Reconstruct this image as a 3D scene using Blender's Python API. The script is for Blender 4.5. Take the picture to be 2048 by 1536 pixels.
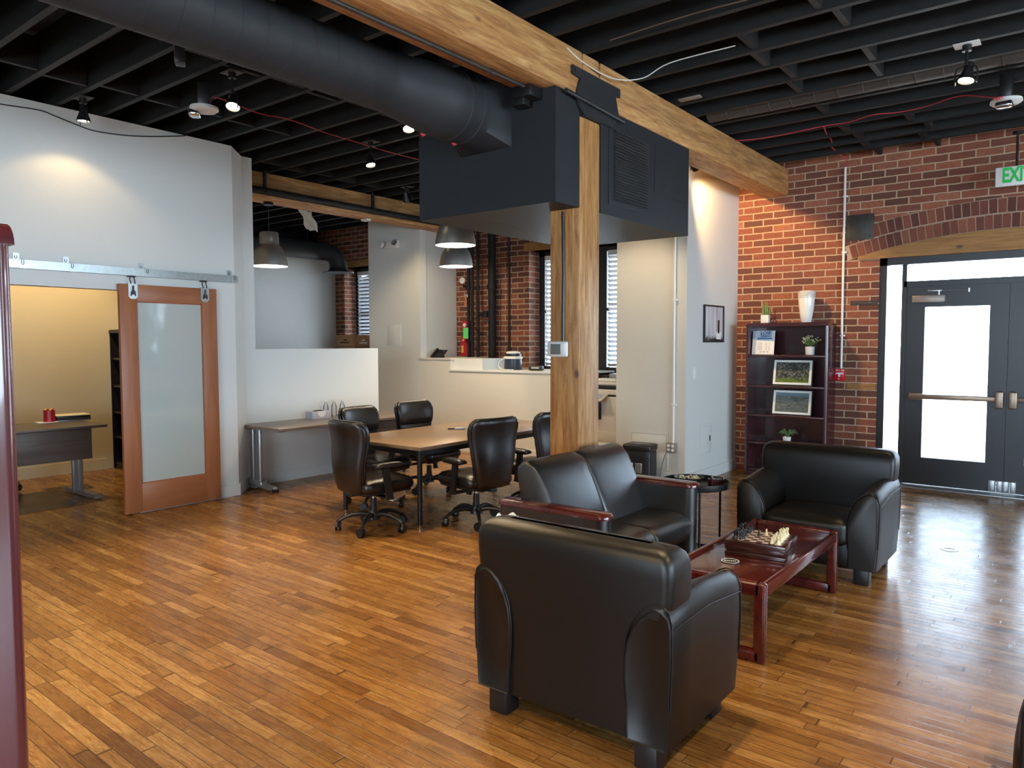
import bpy, bmesh, math, random
from mathutils import Vector, Matrix, Euler
PI = math.pi
random.seed(7)
S = bpy.context.scene
for o in list(bpy.data.objects): bpy.data.objects.remove(o)
COL = S.collection

# ------------------------------------------------------------------ camera
F_PX = 1475.17
YAW, PITCH, ROLL = map(math.radians, (-38.103, -3.195, -0.137))
fw = Vector((math.sin(YAW)*math.cos(PITCH), math.cos(YAW)*math.cos(PITCH), math.sin(PITCH)))
r0 = Vector((math.cos(YAW), -math.sin(YAW), 0)); u0 = r0.cross(fw)
rr = r0*math.cos(ROLL) + u0*math.sin(ROLL); uu = -r0*math.sin(ROLL) + u0*math.cos(ROLL)
cam_d = bpy.data.cameras.new('camera'); cam = bpy.data.objects.new('camera', cam_d); COL.objects.link(cam)
M3 = Matrix((rr, uu, -fw)).transposed()
cam.matrix_world = Matrix.Translation((0, 0, 1.52)) @ M3.to_4x4()
cam_d.sensor_width = 36; cam_d.lens = F_PX/2048*36; cam_d.clip_start = .05
S.camera = cam
# ------------------------------------------------------------------ view, world, daylight portals
S.view_settings.view_transform = 'Standard'; S.view_settings.look = 'None'
S.view_settings.gamma = 1; S.view_settings.use_curve_mapping = False
S.view_settings.exposure = 0.0
S.cycles.use_denoising = True
S.cycles.max_bounces = 8; S.cycles.diffuse_bounces = 5; S.cycles.glossy_bounces = 4
S.cycles.transparent_max_bounces = 12
S.cycles.sample_clamp_indirect = 6; S.cycles.sample_clamp_direct = 14
S.cycles.caustics_reflective = False; S.cycles.caustics_refractive = False
W = bpy.data.worlds.new('world'); S.world = W; W.use_nodes = True
bg = W.node_tree.nodes['Background']; bg.inputs[0].default_value = (.66, .83, 1.0, 1); bg.inputs[1].default_value = 22.0

sun_d = bpy.data.lights.new('sun', 'SUN'); sun_d.energy = 130; sun_d.angle = .009; sun_d.color = (1, .93, .80)
sun = bpy.data.objects.new('sun', sun_d); COL.objects.link(sun); sun.location = (-5, 20, 20)
SUN_DIR = Vector((.30, -1, -1.58)).normalized(); sun.rotation_euler = SUN_DIR.to_track_quat('-Z', 'Y').to_euler()
def portal(name, loc, rot, sx, sy):
    l = bpy.data.lights.new(name, 'AREA'); l.shape = 'RECTANGLE'; l.size = sx; l.size_y = sy
    l.cycles.is_portal = True
    o = bpy.data.objects.new(name, l); COL.objects.link(o); o.location = loc; o.rotation_euler = rot
portal('door_portal', (-.64, 8.80, 1.2), (-PI/2, 0, 0), 2.3, 2.4)
portal('alcove_window_portal', (-5.2, 8.98, 1.95), (-PI/2, 0, 0), 2.5, 1.8)
portal('far_window_portal', (-9.9, 8.98, 2.0), (-PI/2, 0, 0), 1.4, 1.8)
portal('side_window_portal', (4.45, 8.98, 1.95), (-PI/2, 0, 0), 1.5, 1.9)
portal('street_window_portal', (6.1, 3.25, 1.77), (0, PI/2, 0), 1.95, 7.5)
portal('rear_window_portal', (-.4, -3.6, 1.8), (PI/2, 0, 0), 4.4, 1.8)

# ------------------------------------------------------------------ mesh helpers
def tag(o, label=None, cat=None, group=None, kind=None):
    if label: o['label'] = label
    if cat: o['category'] = cat
    if group: o['group'] = group
    if kind: o['kind'] = kind
    return o
def empty(name, loc=(0, 0, 0), rz=0, label=None, cat=None, group=None, kind=None, parent=None):
    o = bpy.data.objects.new(name, None); COL.objects.link(o)
    o.location = loc; o.rotation_euler = (0, 0, rz); o.empty_display_size = .1
    if parent: o.parent = parent
    return tag(o, label, cat, group, kind)
def children(o): return [c for c in bpy.data.objects if c.parent is o]
def copy_tree(o, parent=None):
    c = o.copy(); COL.objects.link(c)
    if parent: c.parent = parent
    for ch in children(o): copy_tree(ch, c)
    return c

class MB:
    def __init__(s): s.bm = bmesh.new()
    def _fin(s, vs, rot=None, about=None):
        if rot is not None:
            a = Vector(about) if about is not None else Vector((0, 0, 0))
            m = Matrix.Translation(a) @ rot.to_4x4() @ Matrix.Translation(-a)
            bmesh.ops.transform(s.bm, matrix=m, verts=vs)
    def box(s, x0, y0, z0, x1, y1, z1, bev=0, seg=2, rot=None, about=None):
        r = bmesh.ops.create_cube(s.bm, size=1)['verts']
        for v in r:
            v.co = Vector(((x0+x1)/2+v.co.x*(x1-x0), (y0+y1)/2+v.co.y*(y1-y0), (z0+z1)/2+v.co.z*(z1-z0)))
        if bev:
            es = list({e for v in r for e in v.link_edges})
            q = bmesh.ops.bevel(s.bm, geom=es, offset=bev, segments=seg, profile=.5, affect='EDGES', clamp_overlap=True)
            r = list({v for f in q['faces'] for v in f.verts})
            if about is None and rot is not None: about = ((x0+x1)/2, (y0+y1)/2, (z0+z1)/2)
            r = list({v for v in r} | {w for v in r for e in v.link_edges for w in e.verts})
        elif about is None and rot is not None: about = ((x0+x1)/2, (y0+y1)/2, (z0+z1)/2)
        s._fin(r, rot, about)
        return s
    def cyl(s, p0, p1, r, r2=None, seg=16, cap=True):
        p0, p1 = Vector(p0), Vector(p1); r2 = r if r2 is None else r2
        d = (p1-p0); L = d.length
        q = d.to_track_quat('Z', 'Y').to_matrix()
        a, b = [], []
        for i in range(seg):
            t = 2*PI*i/seg; e = Vector((math.cos(t), math.sin(t), 0))
            a.append(s.bm.verts.new(p0+q@(e*r))); b.append(s.bm.verts.new(p1+q@(e*r2)))
        for i in range(seg):
            j = (i+1) % seg; s.bm.faces.new((a[i], a[j], b[j], b[i]))
        if cap:
            s.bm.faces.new(a[::-1]); s.bm.faces.new(b)
        return s
    def tube(s, pts, r, seg=8, closed=False):
        pts = [Vector(p) for p in pts]; n = len(pts); rings = []
        for i, p in enumerate(pts):
            if closed: d = pts[(i+1) % n]-pts[i-1]
            else: d = pts[min(i+1, n-1)]-pts[max(i-1, 0)]
            d.normalize()
            if i == 0: ref = Vector((0, 0, 1)) if abs(d.z) < .9 else Vector((1, 0, 0))
            x = (ref-d*ref.dot(d)).normalized(); y = d.cross(x); ref = x
            ri = r[i] if isinstance(r, (list, tuple)) else r
            rings.append([p+(x*math.cos(2*PI*k/seg)+y*math.sin(2*PI*k/seg))*ri for k in range(seg)])
        return s.loft(rings, cap=not closed, wrap=closed)
    def loft(s, rings, cap=True, wrap=False):
        V = [[s.bm.verts.new(p) for p in rg] for rg in rings]; n = len(V[0])
        m = len(V)
        for i in range(m if wrap else m-1):
            A, B = V[i], V[(i+1) % m]
            for k in range(n):
                l = (k+1) % n; s.bm.faces.new((A[k], A[l], B[l], B[k]))
        if cap:
            for rg, rev in ((V[0], True), (V[-1], False)):
                s.bm.faces.new(rg[::-1] if rev else rg)
        return s
    def lathe(s, prof, c=(0, 0, 0), seg=24, cap=False):
        rings = [[Vector((c[0]+r*math.cos(2*PI*k/seg), c[1]+r*math.sin(2*PI*k/seg), c[2]+z)) for k in range(seg)] for r, z in prof]
        return s.loft(rings, cap=cap)
    def prism(s, poly, axis, a0, a1):
        """poly in the two other axes (cyclic order), extruded on axis"""
        def mk(p, a):
            if axis == 'x': return (a, p[0], p[1])
            if axis == 'y': return (p[0], a, p[1])
            return (p[0], p[1], a)
        A = [s.bm.verts.new(mk(p, a0)) for p in poly]; B = [s.bm.verts.new(mk(p, a1)) for p in poly]
        n = len(poly)
        for i in range(n):
            j = (i+1) % n; s.bm.faces.new((A[i], A[j], B[j], B[i]))
        s.bm.faces.new(A[::-1]); s.bm.faces.new(B)
        return s
    def quad(s, *ps):
        s.bm.faces.new([s.bm.verts.new(p) for p in ps]); return s
    def ell(s, c, rx, ry, rz, seg=16, ring=10, rot=None):
        v = bmesh.ops.create_uvsphere(s.bm, u_segments=seg, v_segments=ring, radius=1)['verts']
        for q in v: q.co = Vector((c[0]+q.co.x*rx, c[1]+q.co.y*ry, c[2]+q.co.z*rz))
        s._fin(v, rot, c); return s
    def cushion(s, x0, y0, z0, x1, y1, z1, r=.04, puff=(0, 0, 0), n=8, rot=None, about=None):
        """rounded box whose faces swell by puff along x, y, z"""
        def P(f, i, j):
            u, w = -1+2*i/m, -1+2*j/m
            return ((-1, u, w), (1, u, w), (u, -1, w), (u, 1, w), (u, w, -1), (u, w, 1))[f]
        m = n+1; D = {}; vs = []
        def V(p):
            k = tuple(round(q*64) for q in p)
            if k not in D: D[k] = s.bm.verts.new(p); vs.append(D[k])
            return D[k]
        for f in range(6):
            for i in range(m):
                for j in range(m): s.bm.faces.new((V(P(f, i, j)), V(P(f, i+1, j)), V(P(f, i+1, j+1)), V(P(f, i, j+1))))
        c = Vector(((x0+x1)/2, (y0+y1)/2, (z0+z1)/2)); h = Vector(((x1-x0)/2, (y1-y0)/2, (z1-z0)/2))
        r = min(r, h.x*.98, h.y*.98, h.z*.98)
        for q in vs:
            p = Vector(q.co); e = Vector([math.copysign(abs(p[i])**.75, p[i]) if abs(p[i]) < 1 else p[i] for i in range(3)])
            w = Vector((e.x*h.x, e.y*h.y, e.z*h.z))
            inn = Vector([max(-(h[i]-r), min(h[i]-r, w[i])) for i in range(3)])
            d = w-inn
            if d.length > 1e-9: w = inn+d.normalized()*r
            w.x += puff[0]*p.x*(1-p.y**2)*(1-p.z**2); w.y += puff[1]*p.y*(1-p.x**2)*(1-p.z**2); w.z += puff[2]*p.z*(1-p.x**2)*(1-p.y**2)
            q.co = w+c
        s._fin(vs, rot, about if about is not None else c); return s
    def build(s, name, mat, parent=None, smooth=True, ang=40, loc=None):
        me = bpy.data.meshes.new(name)
        bmesh.ops.recalc_face_normals(s.bm, faces=s.bm.faces)
        s.bm.to_mesh(me); s.bm.free()
        if smooth:
            me.polygons.foreach_set('use_smooth', [True]*len(me.polygons))
            me.set_sharp_from_angle(angle=math.radians(ang))
        o = bpy.data.objects.new(name, me); COL.objects.link(o)
        if mat: me.materials.append(mat)
        if parent: o.parent = parent
        if loc is not None: o.location = loc
        return o
def recentre(o):
    """put a parentless mesh's origin at the bottom centre of its bounds"""
    vs = [v.co for v in o.data.vertices]
    c = Vector(((min(v.x for v in vs)+max(v.x for v in vs))/2, (min(v.y for v in vs)+max(v.y for v in vs))/2, min(v.z for v in vs)))
    o.data.transform(Matrix.Translation(-c)); o.location = o.location+c
    return o
def text(name, body, size, mat, parent, mw, ext=.002, align='CENTER', sx=1.0, bold=0.0):
    cu = bpy.data.curves.new('t', 'FONT'); cu.body = body; cu.size = size; cu.extrude = ext; cu.align_x = align; cu.align_y = 'CENTER'
    cu.offset = bold
    to = bpy.data.objects.new('t', cu); COL.objects.link(to)
    me = bpy.data.meshes.new_from_object(to.evaluated_get(bpy.context.evaluated_depsgraph_get()))
    bpy.data.objects.remove(to); me.name = name
    me.transform(Matrix.Diagonal((sx, 1, 1, 1)))
    me.materials.clear(); me.materials.append(mat)
    o = bpy.data.objects.new(name, me); COL.objects.link(o)
    if parent: o.parent = parent
    o.matrix_local = mw
    return o
def struct(o, kind='structure'): o['kind'] = kind; return o
RX90 = Matrix.Rotation(PI/2, 4, 'X')      # text facing -Y

# ------------------------------------------------------------------ materials
def new_mat(name):
    m = bpy.data.materials.new(name); m.use_nodes = True
    nt = m.node_tree; b = nt.nodes['Principled BSDF']; return m, nt, b
def N(nt, t, **k):
    n = nt.nodes.new(t)
    for a, v in k.items(): setattr(n, a, v)
    return n
def lk(nt, a, b): nt.links.new(a, b)
def mth(nt, op, a, b=None, c=None):
    n = N(nt, 'ShaderNodeMath', operation=op)
    for i, v in enumerate((a, b, c)):
        if v is None: continue
        if isinstance(v, (int, float)): n.inputs[i].default_value = v
        else: lk(nt, v, n.inputs[i])
    return n.outputs[0]
def ramp(nt, fac, stops):
    n = N(nt, 'ShaderNodeValToRGB'); e = n.color_ramp.elements
    while len(e) < len(stops): e.new(.5)
    for i, (p, c) in enumerate(stops): e[i].position = p; e[i].color = (*c, 1)
    lk(nt, fac, n.inputs[0]); return n.outputs[0]
def mix(nt, fac, a, b, mode='MIX'):
    n = N(nt, 'ShaderNodeMix', data_type='RGBA', blend_type=mode)
    for s, v in ((n.inputs[0], fac), (n.inputs[6], a), (n.inputs[7], b)):
        if isinstance(v, (int, float)): s.default_value = v
        elif isinstance(v, tuple): s.default_value = (*v, 1)
        else: lk(nt, v, s)
    return n.outputs[2]
def noise(nt, vec, scale, detail=3, rough=.55, dist=0):
    n = N(nt, 'ShaderNodeTexNoise'); n.inputs['Scale'].default_value = scale; n.inputs['Detail'].default_value = detail
    n.inputs['Roughness'].default_value = rough; n.inputs['Distortion'].default_value = dist
    if vec is not None: lk(nt, vec, n.inputs['Vector'])
    return n.outputs['Fac']
def objco(nt): return N(nt, 'ShaderNodeTexCoord').outputs['Object']
def mapping(nt, vec, scale=(1, 1, 1), loc=(0, 0, 0)):
    n = N(nt, 'ShaderNodeMapping'); n.inputs['Scale'].default_value = scale; n.inputs['Location'].default_value = loc
    lk(nt, vec, n.inputs['Vector']); return n.outputs[0]
def bump(nt, b, h, strength=.2, dist=.01):
    n = N(nt, 'ShaderNodeBump'); n.inputs['Strength'].default_value = strength; n.inputs['Distance'].default_value = dist
    lk(nt, h, n.inputs['Height']); lk(nt, n.outputs[0], b.inputs['Normal']); return n
def simple(name, col, rough=.5, metal=0, spec=.5, var=.06, bscale=0, bstr=.1, coat=0, nscale=14):
    m, nt, b = new_mat(name); co = objco(nt)
    f = noise(nt, co, nscale, 4)
    c = mix(nt, f, tuple(max(0, v*(1-var)) for v in col), tuple(min(1, v*(1+var)) for v in col)); lk(nt, c, b.inputs['Base Color'])
    b.inputs['Roughness'].default_value = rough; b.inputs['Metallic'].default_value = metal
    b.inputs['Specular IOR Level'].default_value = spec; b.inputs['Coat Weight'].default_value = coat
    b.inputs['Coat Roughness'].default_value = .08
    if bscale: bump(nt, b, noise(nt, co, bscale, 3), bstr, .004)
    return m
def emit(name, col, st, base=(.8, .8, .8)):
    m, nt, b = new_mat(name); b.inputs['Base Color'].default_value = (*base, 1)
    b.inputs['Emission Color'].default_value = (*col, 1); b.inputs['Emission Strength'].default_value = st; return m

def wood(name, dark, mid, light, axis='x', scale=1.0, rough=.3, coat=0, knots=False, bstr=.08, streak=26):
    m, nt, b = new_mat(name); co = objco(nt)
    st = {'x': (.09, 1, 1), 'y': (1, .09, 1), 'z': (1, 1, .09)}[axis]
    v = mapping(nt, co, tuple(q*scale for q in st))
    g = noise(nt, v, streak, 8, .65, .6); g2 = noise(nt, v, 5*scale, 3, .5, 1.2)
    c = ramp(nt, g, [(.3, dark), (.5, mid), (.7, light)])
    c = mix(nt, g2, c, mix(nt, .45, c, dark))
    if knots:
        vo = N(nt, 'ShaderNodeTexVoronoi'); vo.inputs['Scale'].default_value = 3.2; lk(nt, mapping(nt, co, tuple(.55 if q < 1 else 1 for q in st)), vo.inputs['Vector'])
        k = ramp(nt, vo.outputs['Distance'], [(.035, (1, 1, 1)), (.075, (0, 0, 0))])
        c = mix(nt, mth(nt, 'MULTIPLY', k, .75), c, (.045, .018, .008))
        sp = noise(nt, co, 55, 3, .7); c = mix(nt, ramp(nt, sp, [(.66, (0, 0, 0)), (.72, (.6, .6, .6))]), c, (.09, .035, .012))
        big = noise(nt, mapping(nt, co, tuple(q*.8 for q in st)), 3.4, 3); c = mix(nt, ramp(nt, big, [(.55, (0, 0, 0)), (.8, (.45, .45, .45))]), c, (.07, .045, .03))
    lk(nt, c, b.inputs['Base Color']); b.inputs['Roughness'].default_value = rough; b.inputs['Coat Weight'].default_value = coat
    b.inputs['Coat Roughness'].default_value = .06
    bump(nt, b, g, bstr, .006); return m

def floor_mat():
    m, nt, b = new_mat('oak strip floor'); co = objco(nt)
    sx = N(nt, 'ShaderNodeSeparateXYZ'); lk(nt, mapping(nt, co), sx.inputs[0])
    x, y = sx.outputs[0], sx.outputs[1]
    yr = mth(nt, 'ADD', y, mth(nt, 'MULTIPLY', x, .016))
    v = mth(nt, 'DIVIDE', yr, .0572); row = mth(nt, 'FLOOR', v); fv = mth(nt, 'FRACT', v)
    wn = N(nt, 'ShaderNodeTexWhiteNoise', noise_dimensions='1D'); lk(nt, row, wn.inputs['W']); rnd = wn.outputs['Value']
    ph = mth(nt, 'MULTIPLY', rnd, 37.0)
    u = mth(nt, 'ADD', mth(nt, 'DIVIDE', x, .62), ph)
    u = mth(nt, 'ADD', u, mth(nt, 'MULTIPLY', mth(nt, 'SINE', mth(nt, 'MULTIPLY', u, 2.3)), .3))
    pid = mth(nt, 'FLOOR', u); fu = mth(nt, 'FRACT', u)
    cv = N(nt, 'ShaderNodeCombineXYZ'); lk(nt, row, cv.inputs[0]); lk(nt, pid, cv.inputs[1])
    w2 = N(nt, 'ShaderNodeTexWhiteNoise', noise_dimensions='2D'); lk(nt, cv.outputs[0], w2.inputs['Vector'])
    rv = w2.outputs['Value']
    tone = ramp(nt, rv, [(0, (.20, .090, .024)), (.12, (.285, .136, .036)), (.45, (.345, .172, .048)), (.8, (.40, .212, .064)), (1, (.50, .29, .10))])
    # grain: long streaks plus cathedral figure, shifted per board
    cs = N(nt, 'ShaderNodeCombineXYZ'); lk(nt, mth(nt, 'MULTIPLY', x, .10), cs.inputs[0]); lk(nt, y, cs.inputs[1]); lk(nt, mth(nt, 'MULTIPLY', rv, 50), cs.inputs[2])
    g = noise(nt, cs.outputs[0], 75, 6, .62, .9)
    cs2 = N(nt, 'ShaderNodeCombineXYZ'); lk(nt, mth(nt, 'MULTIPLY', x, .16), cs2.inputs[0]); lk(nt, y, cs2.inputs[1]); lk(nt, mth(nt, 'MULTIPLY', rv, 31), cs2.inputs[2])
    g2 = noise(nt, cs2.outputs[0], 13, 2, .5, 1.6)
    rings = mth(nt, 'FRACT', mth(nt, 'MULTIPLY', g2, 14))
    rl = ramp(nt, rings, [(0, (1, 1, 1)), (.18, (0, 0, 0)), (.86, (0, 0, 0)), (1, (.7, .7, .7))])
    c = mix(nt, ramp(nt, g, [(.36, (0, 0, 0)), (.66, (.95, .95, .95))]), tone, mix(nt, 1.0, tone, (.55, .40, .28), 'MULTIPLY'))
    c = mix(nt, mth(nt, 'MULTIPLY', rl, .42), c, (.13, .050, .014))
    st = noise(nt, mapping(nt, co, (.45, 1.6, 1)), 4.3, 4, .6); c = mix(nt, ramp(nt, st, [(.57, (0, 0, 0)), (.76, (.70, .70, .70))]), c, (.085, .045, .018))
    big = noise(nt, co, .9, 2); c = mix(nt, mth(nt, 'MULTIPLY', big, .35), c, mix(nt, 1.0, c, (.80, .70, .6), 'MULTIPLY'))
    e1 = mth(nt, 'MINIMUM', fv, mth(nt, 'SUBTRACT', 1, fv)); e2 = mth(nt, 'MULTIPLY', mth(nt, 'MINIMUM', fu, mth(nt, 'SUBTRACT', 1, fu)), 9)
    e = mth(nt, 'MINIMUM', e1, e2)
    seam = ramp(nt, e, [(.015, (1, 1, 1)), (.05, (0, 0, 0))])
    c = mix(nt, mth(nt, 'MULTIPLY', seam, .85), c, (.045, .018, .007))
    lk(nt, c, b.inputs['Base Color'])
    ro = N(nt, 'ShaderNodeMapRange'); ro.inputs[1].default_value = .3; ro.inputs[2].default_value = .7; ro.inputs[3].default_value = .19; ro.inputs[4].default_value = .33
    lk(nt, noise(nt, co, 5, 4, .65), ro.inputs[0]); lk(nt, ro.outputs[0], b.inputs['Roughness'])
    b.inputs['Specular IOR Level'].default_value = .24
    h = mth(nt, 'ADD', mth(nt, 'MULTIPLY', seam, -1.0), mth(nt, 'ADD', mth(nt, 'MULTIPLY', g, .22), mth(nt, 'MULTIPLY', rv, .5)))
    h = mth(nt, 'ADD', h, mth(nt, 'MULTIPLY', noise(nt, co, 7, 2), 1.6))
    bump(nt, b, h, .16, .004); return m

def brick_mat(name='old red brick', warm=1.0):
    m, nt, b = new_mat(name); co = objco(nt)
    sx = N(nt, 'ShaderNodeSeparateXYZ'); lk(nt, co, sx.inputs[0])
    wob = noise(nt, co, 9, 3, .6)
    cx = N(nt, 'ShaderNodeCombineXYZ'); lk(nt, mth(nt, 'ADD', mth(nt, 'ADD', sx.outputs[0], sx.outputs[1]), mth(nt, 'MULTIPLY', wob, .010)), cx.inputs[0])
    wob2 = noise(nt, mapping(nt, co, (1, 1, 1), (7, 3, 1)), 13, 2)
    lk(nt, mth(nt, 'ADD', sx.outputs[2], mth(nt, 'MULTIPLY', wob2, .012)), cx.inputs[1])
    br = N(nt, 'ShaderNodeTexBrick'); lk(nt, cx.outputs[0], br.inputs['Vector'])
    br.inputs['Scale'].default_value = 1; br.inputs['Brick Width'].default_value = .232; br.inputs['Row Height'].default_value = .0775
    br.inputs['Mortar Size'].default_value = .0088; br.inputs['Mortar Smooth'].default_value = .35; br.inputs['Bias'].default_value = -.1
    br.inputs['Color1'].default_value = (.0, .0, .0, 1); br.inputs['Color2'].default_value = (1, 1, 1, 1); br.inputs['Mortar'].default_value = (.5, .5, .5, 1)
    bc = ramp(nt, br.outputs['Color'], [(0, (.115, .046, .033)), (.35, (.21, .066, .040)), (.7, (.30, .096, .052)), (1, (.38, .15, .085))])
    n1 = noise(nt, co, 30, 5, .7); bc = mix(nt, ramp(nt, n1, [(.4, (0, 0, 0)), (.75, (.7, .7, .7))]), bc, (.12, .045, .03))
    n2 = noise(nt, co, 2.2, 3); bc = mix(nt, ramp(nt, n2, [(.45, (0, 0, 0)), (.75, (.55, .55, .55))]), bc, (.13, .055, .038))
    mo = mix(nt, noise(nt, co, 40, 4, .7), (.34, .21, .13), (.56, .42, .29))
    sp = noise(nt, co, 24, 4, .75); white = ramp(nt, sp, [(.71, (0, 0, 0)), (.77, (.85, .85, .85))])
    c = mix(nt, br.outputs['Fac'], bc, mo); c = mix(nt, mth(nt, 'MULTIPLY', white, .5), c, (.66, .60, .52)); lk(nt, c, b.inputs['Base Color'])
    b.inputs['Roughness'].default_value = .78; b.inputs['Specular IOR Level'].default_value = .3
    h = mth(nt, 'ADD', mth(nt, 'MULTIPLY', br.outputs['Fac'], -1), mth(nt, 'MULTIPLY', n1, .6)); bump(nt, b, h, .75, .010); return m
def isle_mat(name, stops, rough=.8):
    m, nt, b = new_mat(name); g = N(nt, 'ShaderNodeNewGeometry'); co = objco(nt)
    c = ramp(nt, g.outputs['Random Per Island'], stops); n1 = noise(nt, co, 45, 5, .7)
    c = mix(nt, ramp(nt, n1, [(.4, (0, 0, 0)), (.8, (.7, .7, .7))]), c, (.10, .04, .028)); lk(nt, c, b.inputs['Base Color'])
    b.inputs['Roughness'].default_value = rough; bump(nt, b, n1, .5, .006); return m

def leather(name, col, rough=.38, spec=.5, brn=None):
    m, nt, b = new_mat(name); co = objco(nt)
    f = noise(nt, co, 3, 3); lk(nt, mix(nt, f, col, brn or tuple(v*1.35 for v in col)), b.inputs['Base Color'])
    b.inputs['Roughness'].default_value = rough; b.inputs['Specular IOR Level'].default_value = spec
    vo = N(nt, 'ShaderNodeTexVoronoi', feature='DISTANCE_TO_EDGE'); vo.inputs['Scale'].default_value = 330; lk(nt, co, vo.inputs['Vector'])
    h = mth(nt, 'ADD', mth(nt, 'MULTIPLY', vo.outputs['Distance'], .8), mth(nt, 'MULTIPLY', noise(nt, co, 9, 4, .6), 1.3))
    bump(nt, b, h, .16, .0035); return m

MT = {}
MT['floor'] = floor_mat()
MT['brick'] = brick_mat()
MT['archbrick'] = isle_mat('arch brick', [(0, (.09, .026, .018)), (.5, (.19, .05, .03)), (1, (.27, .085, .042))])
MT['mortar'] = simple('mortar', (.40, .28, .19), .9, var=.25, bscale=60, bstr=.6)
MT['paint'] = simple('off white wall paint', (.66, .66, .625), .55, var=.015, bscale=180, bstr=.03)
MT['goldtone'] = simple('office wall with golden lamp tone', (.62, .53, .36), .6, var=.02)  # tan puts the golden lamplight of the office into the wall colour
MT['warmtone'] = simple('cream wall with warm lamp tone', (.66, .62, .53), .55, var=.015, bscale=180, bstr=.03)  # cream tone puts warm lamplight into the off white wall colour
MT['black'] = simple('black ceiling paint', (.0115, .012, .013), .6, spec=.25, var=.35, bscale=25, bstr=.35)
MT['deck'] = simple('black roof deck', (.010, .0105, .012), .7, var=.3, bscale=20, bstr=.3)
MT['duct'] = simple('charcoal duct paint', (.021, .0235, .027), .58, var=.12, bscale=9, bstr=.12, spec=.3)
MT['boxp'] = simple('charcoal soffit paint', (.021, .0235, .027), .55, var=.05, spec=.2)
MT['fir'] = wood('old fir timber along y', (.22, .085, .022), (.56, .29, .10), (.80, .52, .22), 'y', 1.0, .55, knots=True, bstr=.5, streak=34)
MT['firz'] = wood('old fir timber along z', (.22, .085, .022), (.50, .25, .082), (.70, .42, .165), 'z', 1.0, .42, knots=True, bstr=.5, streak=34)
MT['firx'] = wood('old fir timber along x', (.20, .085, .022), (.36, .175, .05), (.48, .26, .085), 'x', 1.0, .6, knots=True, bstr=.4, streak=30)
MT['mah'] = wood('mahogany gloss', (.045, .006, .005), (.085, .011, .009), (.13, .019, .013), 'y', .8, .22, coat=.6, bstr=.02)
MT['mahz'] = wood('mahogany laminate', (.030, .007, .009), (.052, .011, .013), (.075, .017, .019), 'z', .6, .26, coat=.4, bstr=.02)
MT['chessw'] = wood('dark chess box wood', (.022, .006, .005), (.040, .010, .009), (.060, .016, .013), 'x', .8, .25, coat=.5, bstr=.02)
MT['doorw'] = wood('orange fir door wood', (.26, .088, .032), (.33, .118, .046), (.40, .155, .062), 'z', .5, .42, bstr=.03)
MT['doorh'] = wood('orange fir door rail wood', (.25, .085, .030), (.32, .112, .043), (.39, .150, .060), 'y', .5, .42, bstr=.03)
MT['lam'] = wood('walnut laminate', (.20, .125, .070), (.27, .170, .095), (.33, .215, .125), 'y', .5, .32, bstr=.02)
MT['lamd'] = wood('dark walnut laminate', (.070, .048, .040), (.105, .075, .062), (.150, .110, .090), 'y', .5, .4, bstr=.02)
MT['lamx'] = wood('grey walnut laminate', (.14, .10, .075), (.19, .14, .105), (.25, .19, .14), 'y', .5, .33, bstr=.02)
MT['leather'] = leather('black brown leather', (.0065, .0055, .0048), .38, .40, (.010, .008, .007))
MT['leather2'] = leather('glossy black leather', (.0065, .0068, .0075), .33, 1.0, (.011, .0115, .0125))
MT['leather3'] = leather('office chair leather', (.010, .0085, .008), .27, .6, (.014, .0115, .011))
MT['plastic'] = simple('black plastic', (.012, .012, .013), .38, var=.1)
MT['bmetal'] = simple('black metal', (.014, .014, .015), .35, .3, var=.1)
MT['dmetal'] = simple('dark iron', (.060, .055, .050), .5, .6, var=.3, bscale=30, bstr=.3)
MT['iron'] = simple('painted iron bracket', (.024, .027, .031), .45, .2, var=.2, bscale=40, bstr=.3)
MT['silver'] = simple('silver painted steel', (.42, .43, .44), .34, .75, var=.05)
MT['galv'] = simple('galvanised steel', (.55, .60, .60), .34, .9, var=.25, nscale=30)
MT['chrome'] = simple('chrome', (.78, .78, .78), .12, 1, var=.02)
MT['brass'] = simple('brushed bronze', (.30, .22, .16), .38, .8, var=.1)
MT['bronze'] = simple('closer bronze', (.32, .27, .23), .42, .5, var=.05)
MT['dframe'] = simple('black door frame paint', (.020, .020, .021), .38, var=.1)
MT['white'] = simple('white plastic', (.78, .78, .75), .4, var=.02)
MT['ceramic'] = simple('white ceramic', (.80, .79, .74), .18, var=.03, coat=.5)
MT['concrete'] = simple('concrete', (.36, .365, .37), .9, var=.1)
MT['paper'] = simple('white paper', (.80, .79, .74), .8, var=.03)
MT['red'] = simple('red enamel', (.52, .012, .018), .3, var=.08)
MT['redcord'] = simple('red wire', (.55, .04, .05), .45)
MT['green'] = simple('plant green', (.075, .16, .035), .5, var=.5)
MT['lgreen'] = simple('succulent green', (.16, .24, .06), .5, var=.4)
MT['gtag'] = simple('lime green tag', (.12, .72, .16), .6)
MT['bloom'] = simple('dried bloom', (.42, .44, .30), .8, var=.3)
MT['pend'] = simple('brushed nickel pendant', (.40, .38, .34), .36, .8, var=.08)
MT['pendin'] = emit('lit pendant inside', (1, .93, .78), 3.2)
MT['bulb'] = emit('lit spot bulb', (1, .86, .62), 30)
MT['frost'] = simple('frosted glass', (.46, .505, .47), .03, spec=1.0, var=.02, bscale=3.5, bstr=.10, coat=1)
MT['screen'] = simple('grey lcd', (.16, .17, .15), .2)
MT['board'] = simple('corrugated cardboard', (.30, .17, .085), .85, var=.12)
MT['darkboard'] = simple('dark print', (.03, .022, .018), .8)
MT['blind'] = simple('white blind slat', (.80, .83, .86), .5, var=.02)
MT['cream'] = simple('ivory chess plastic', (.74, .66, .40), .35, var=.05)
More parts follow.
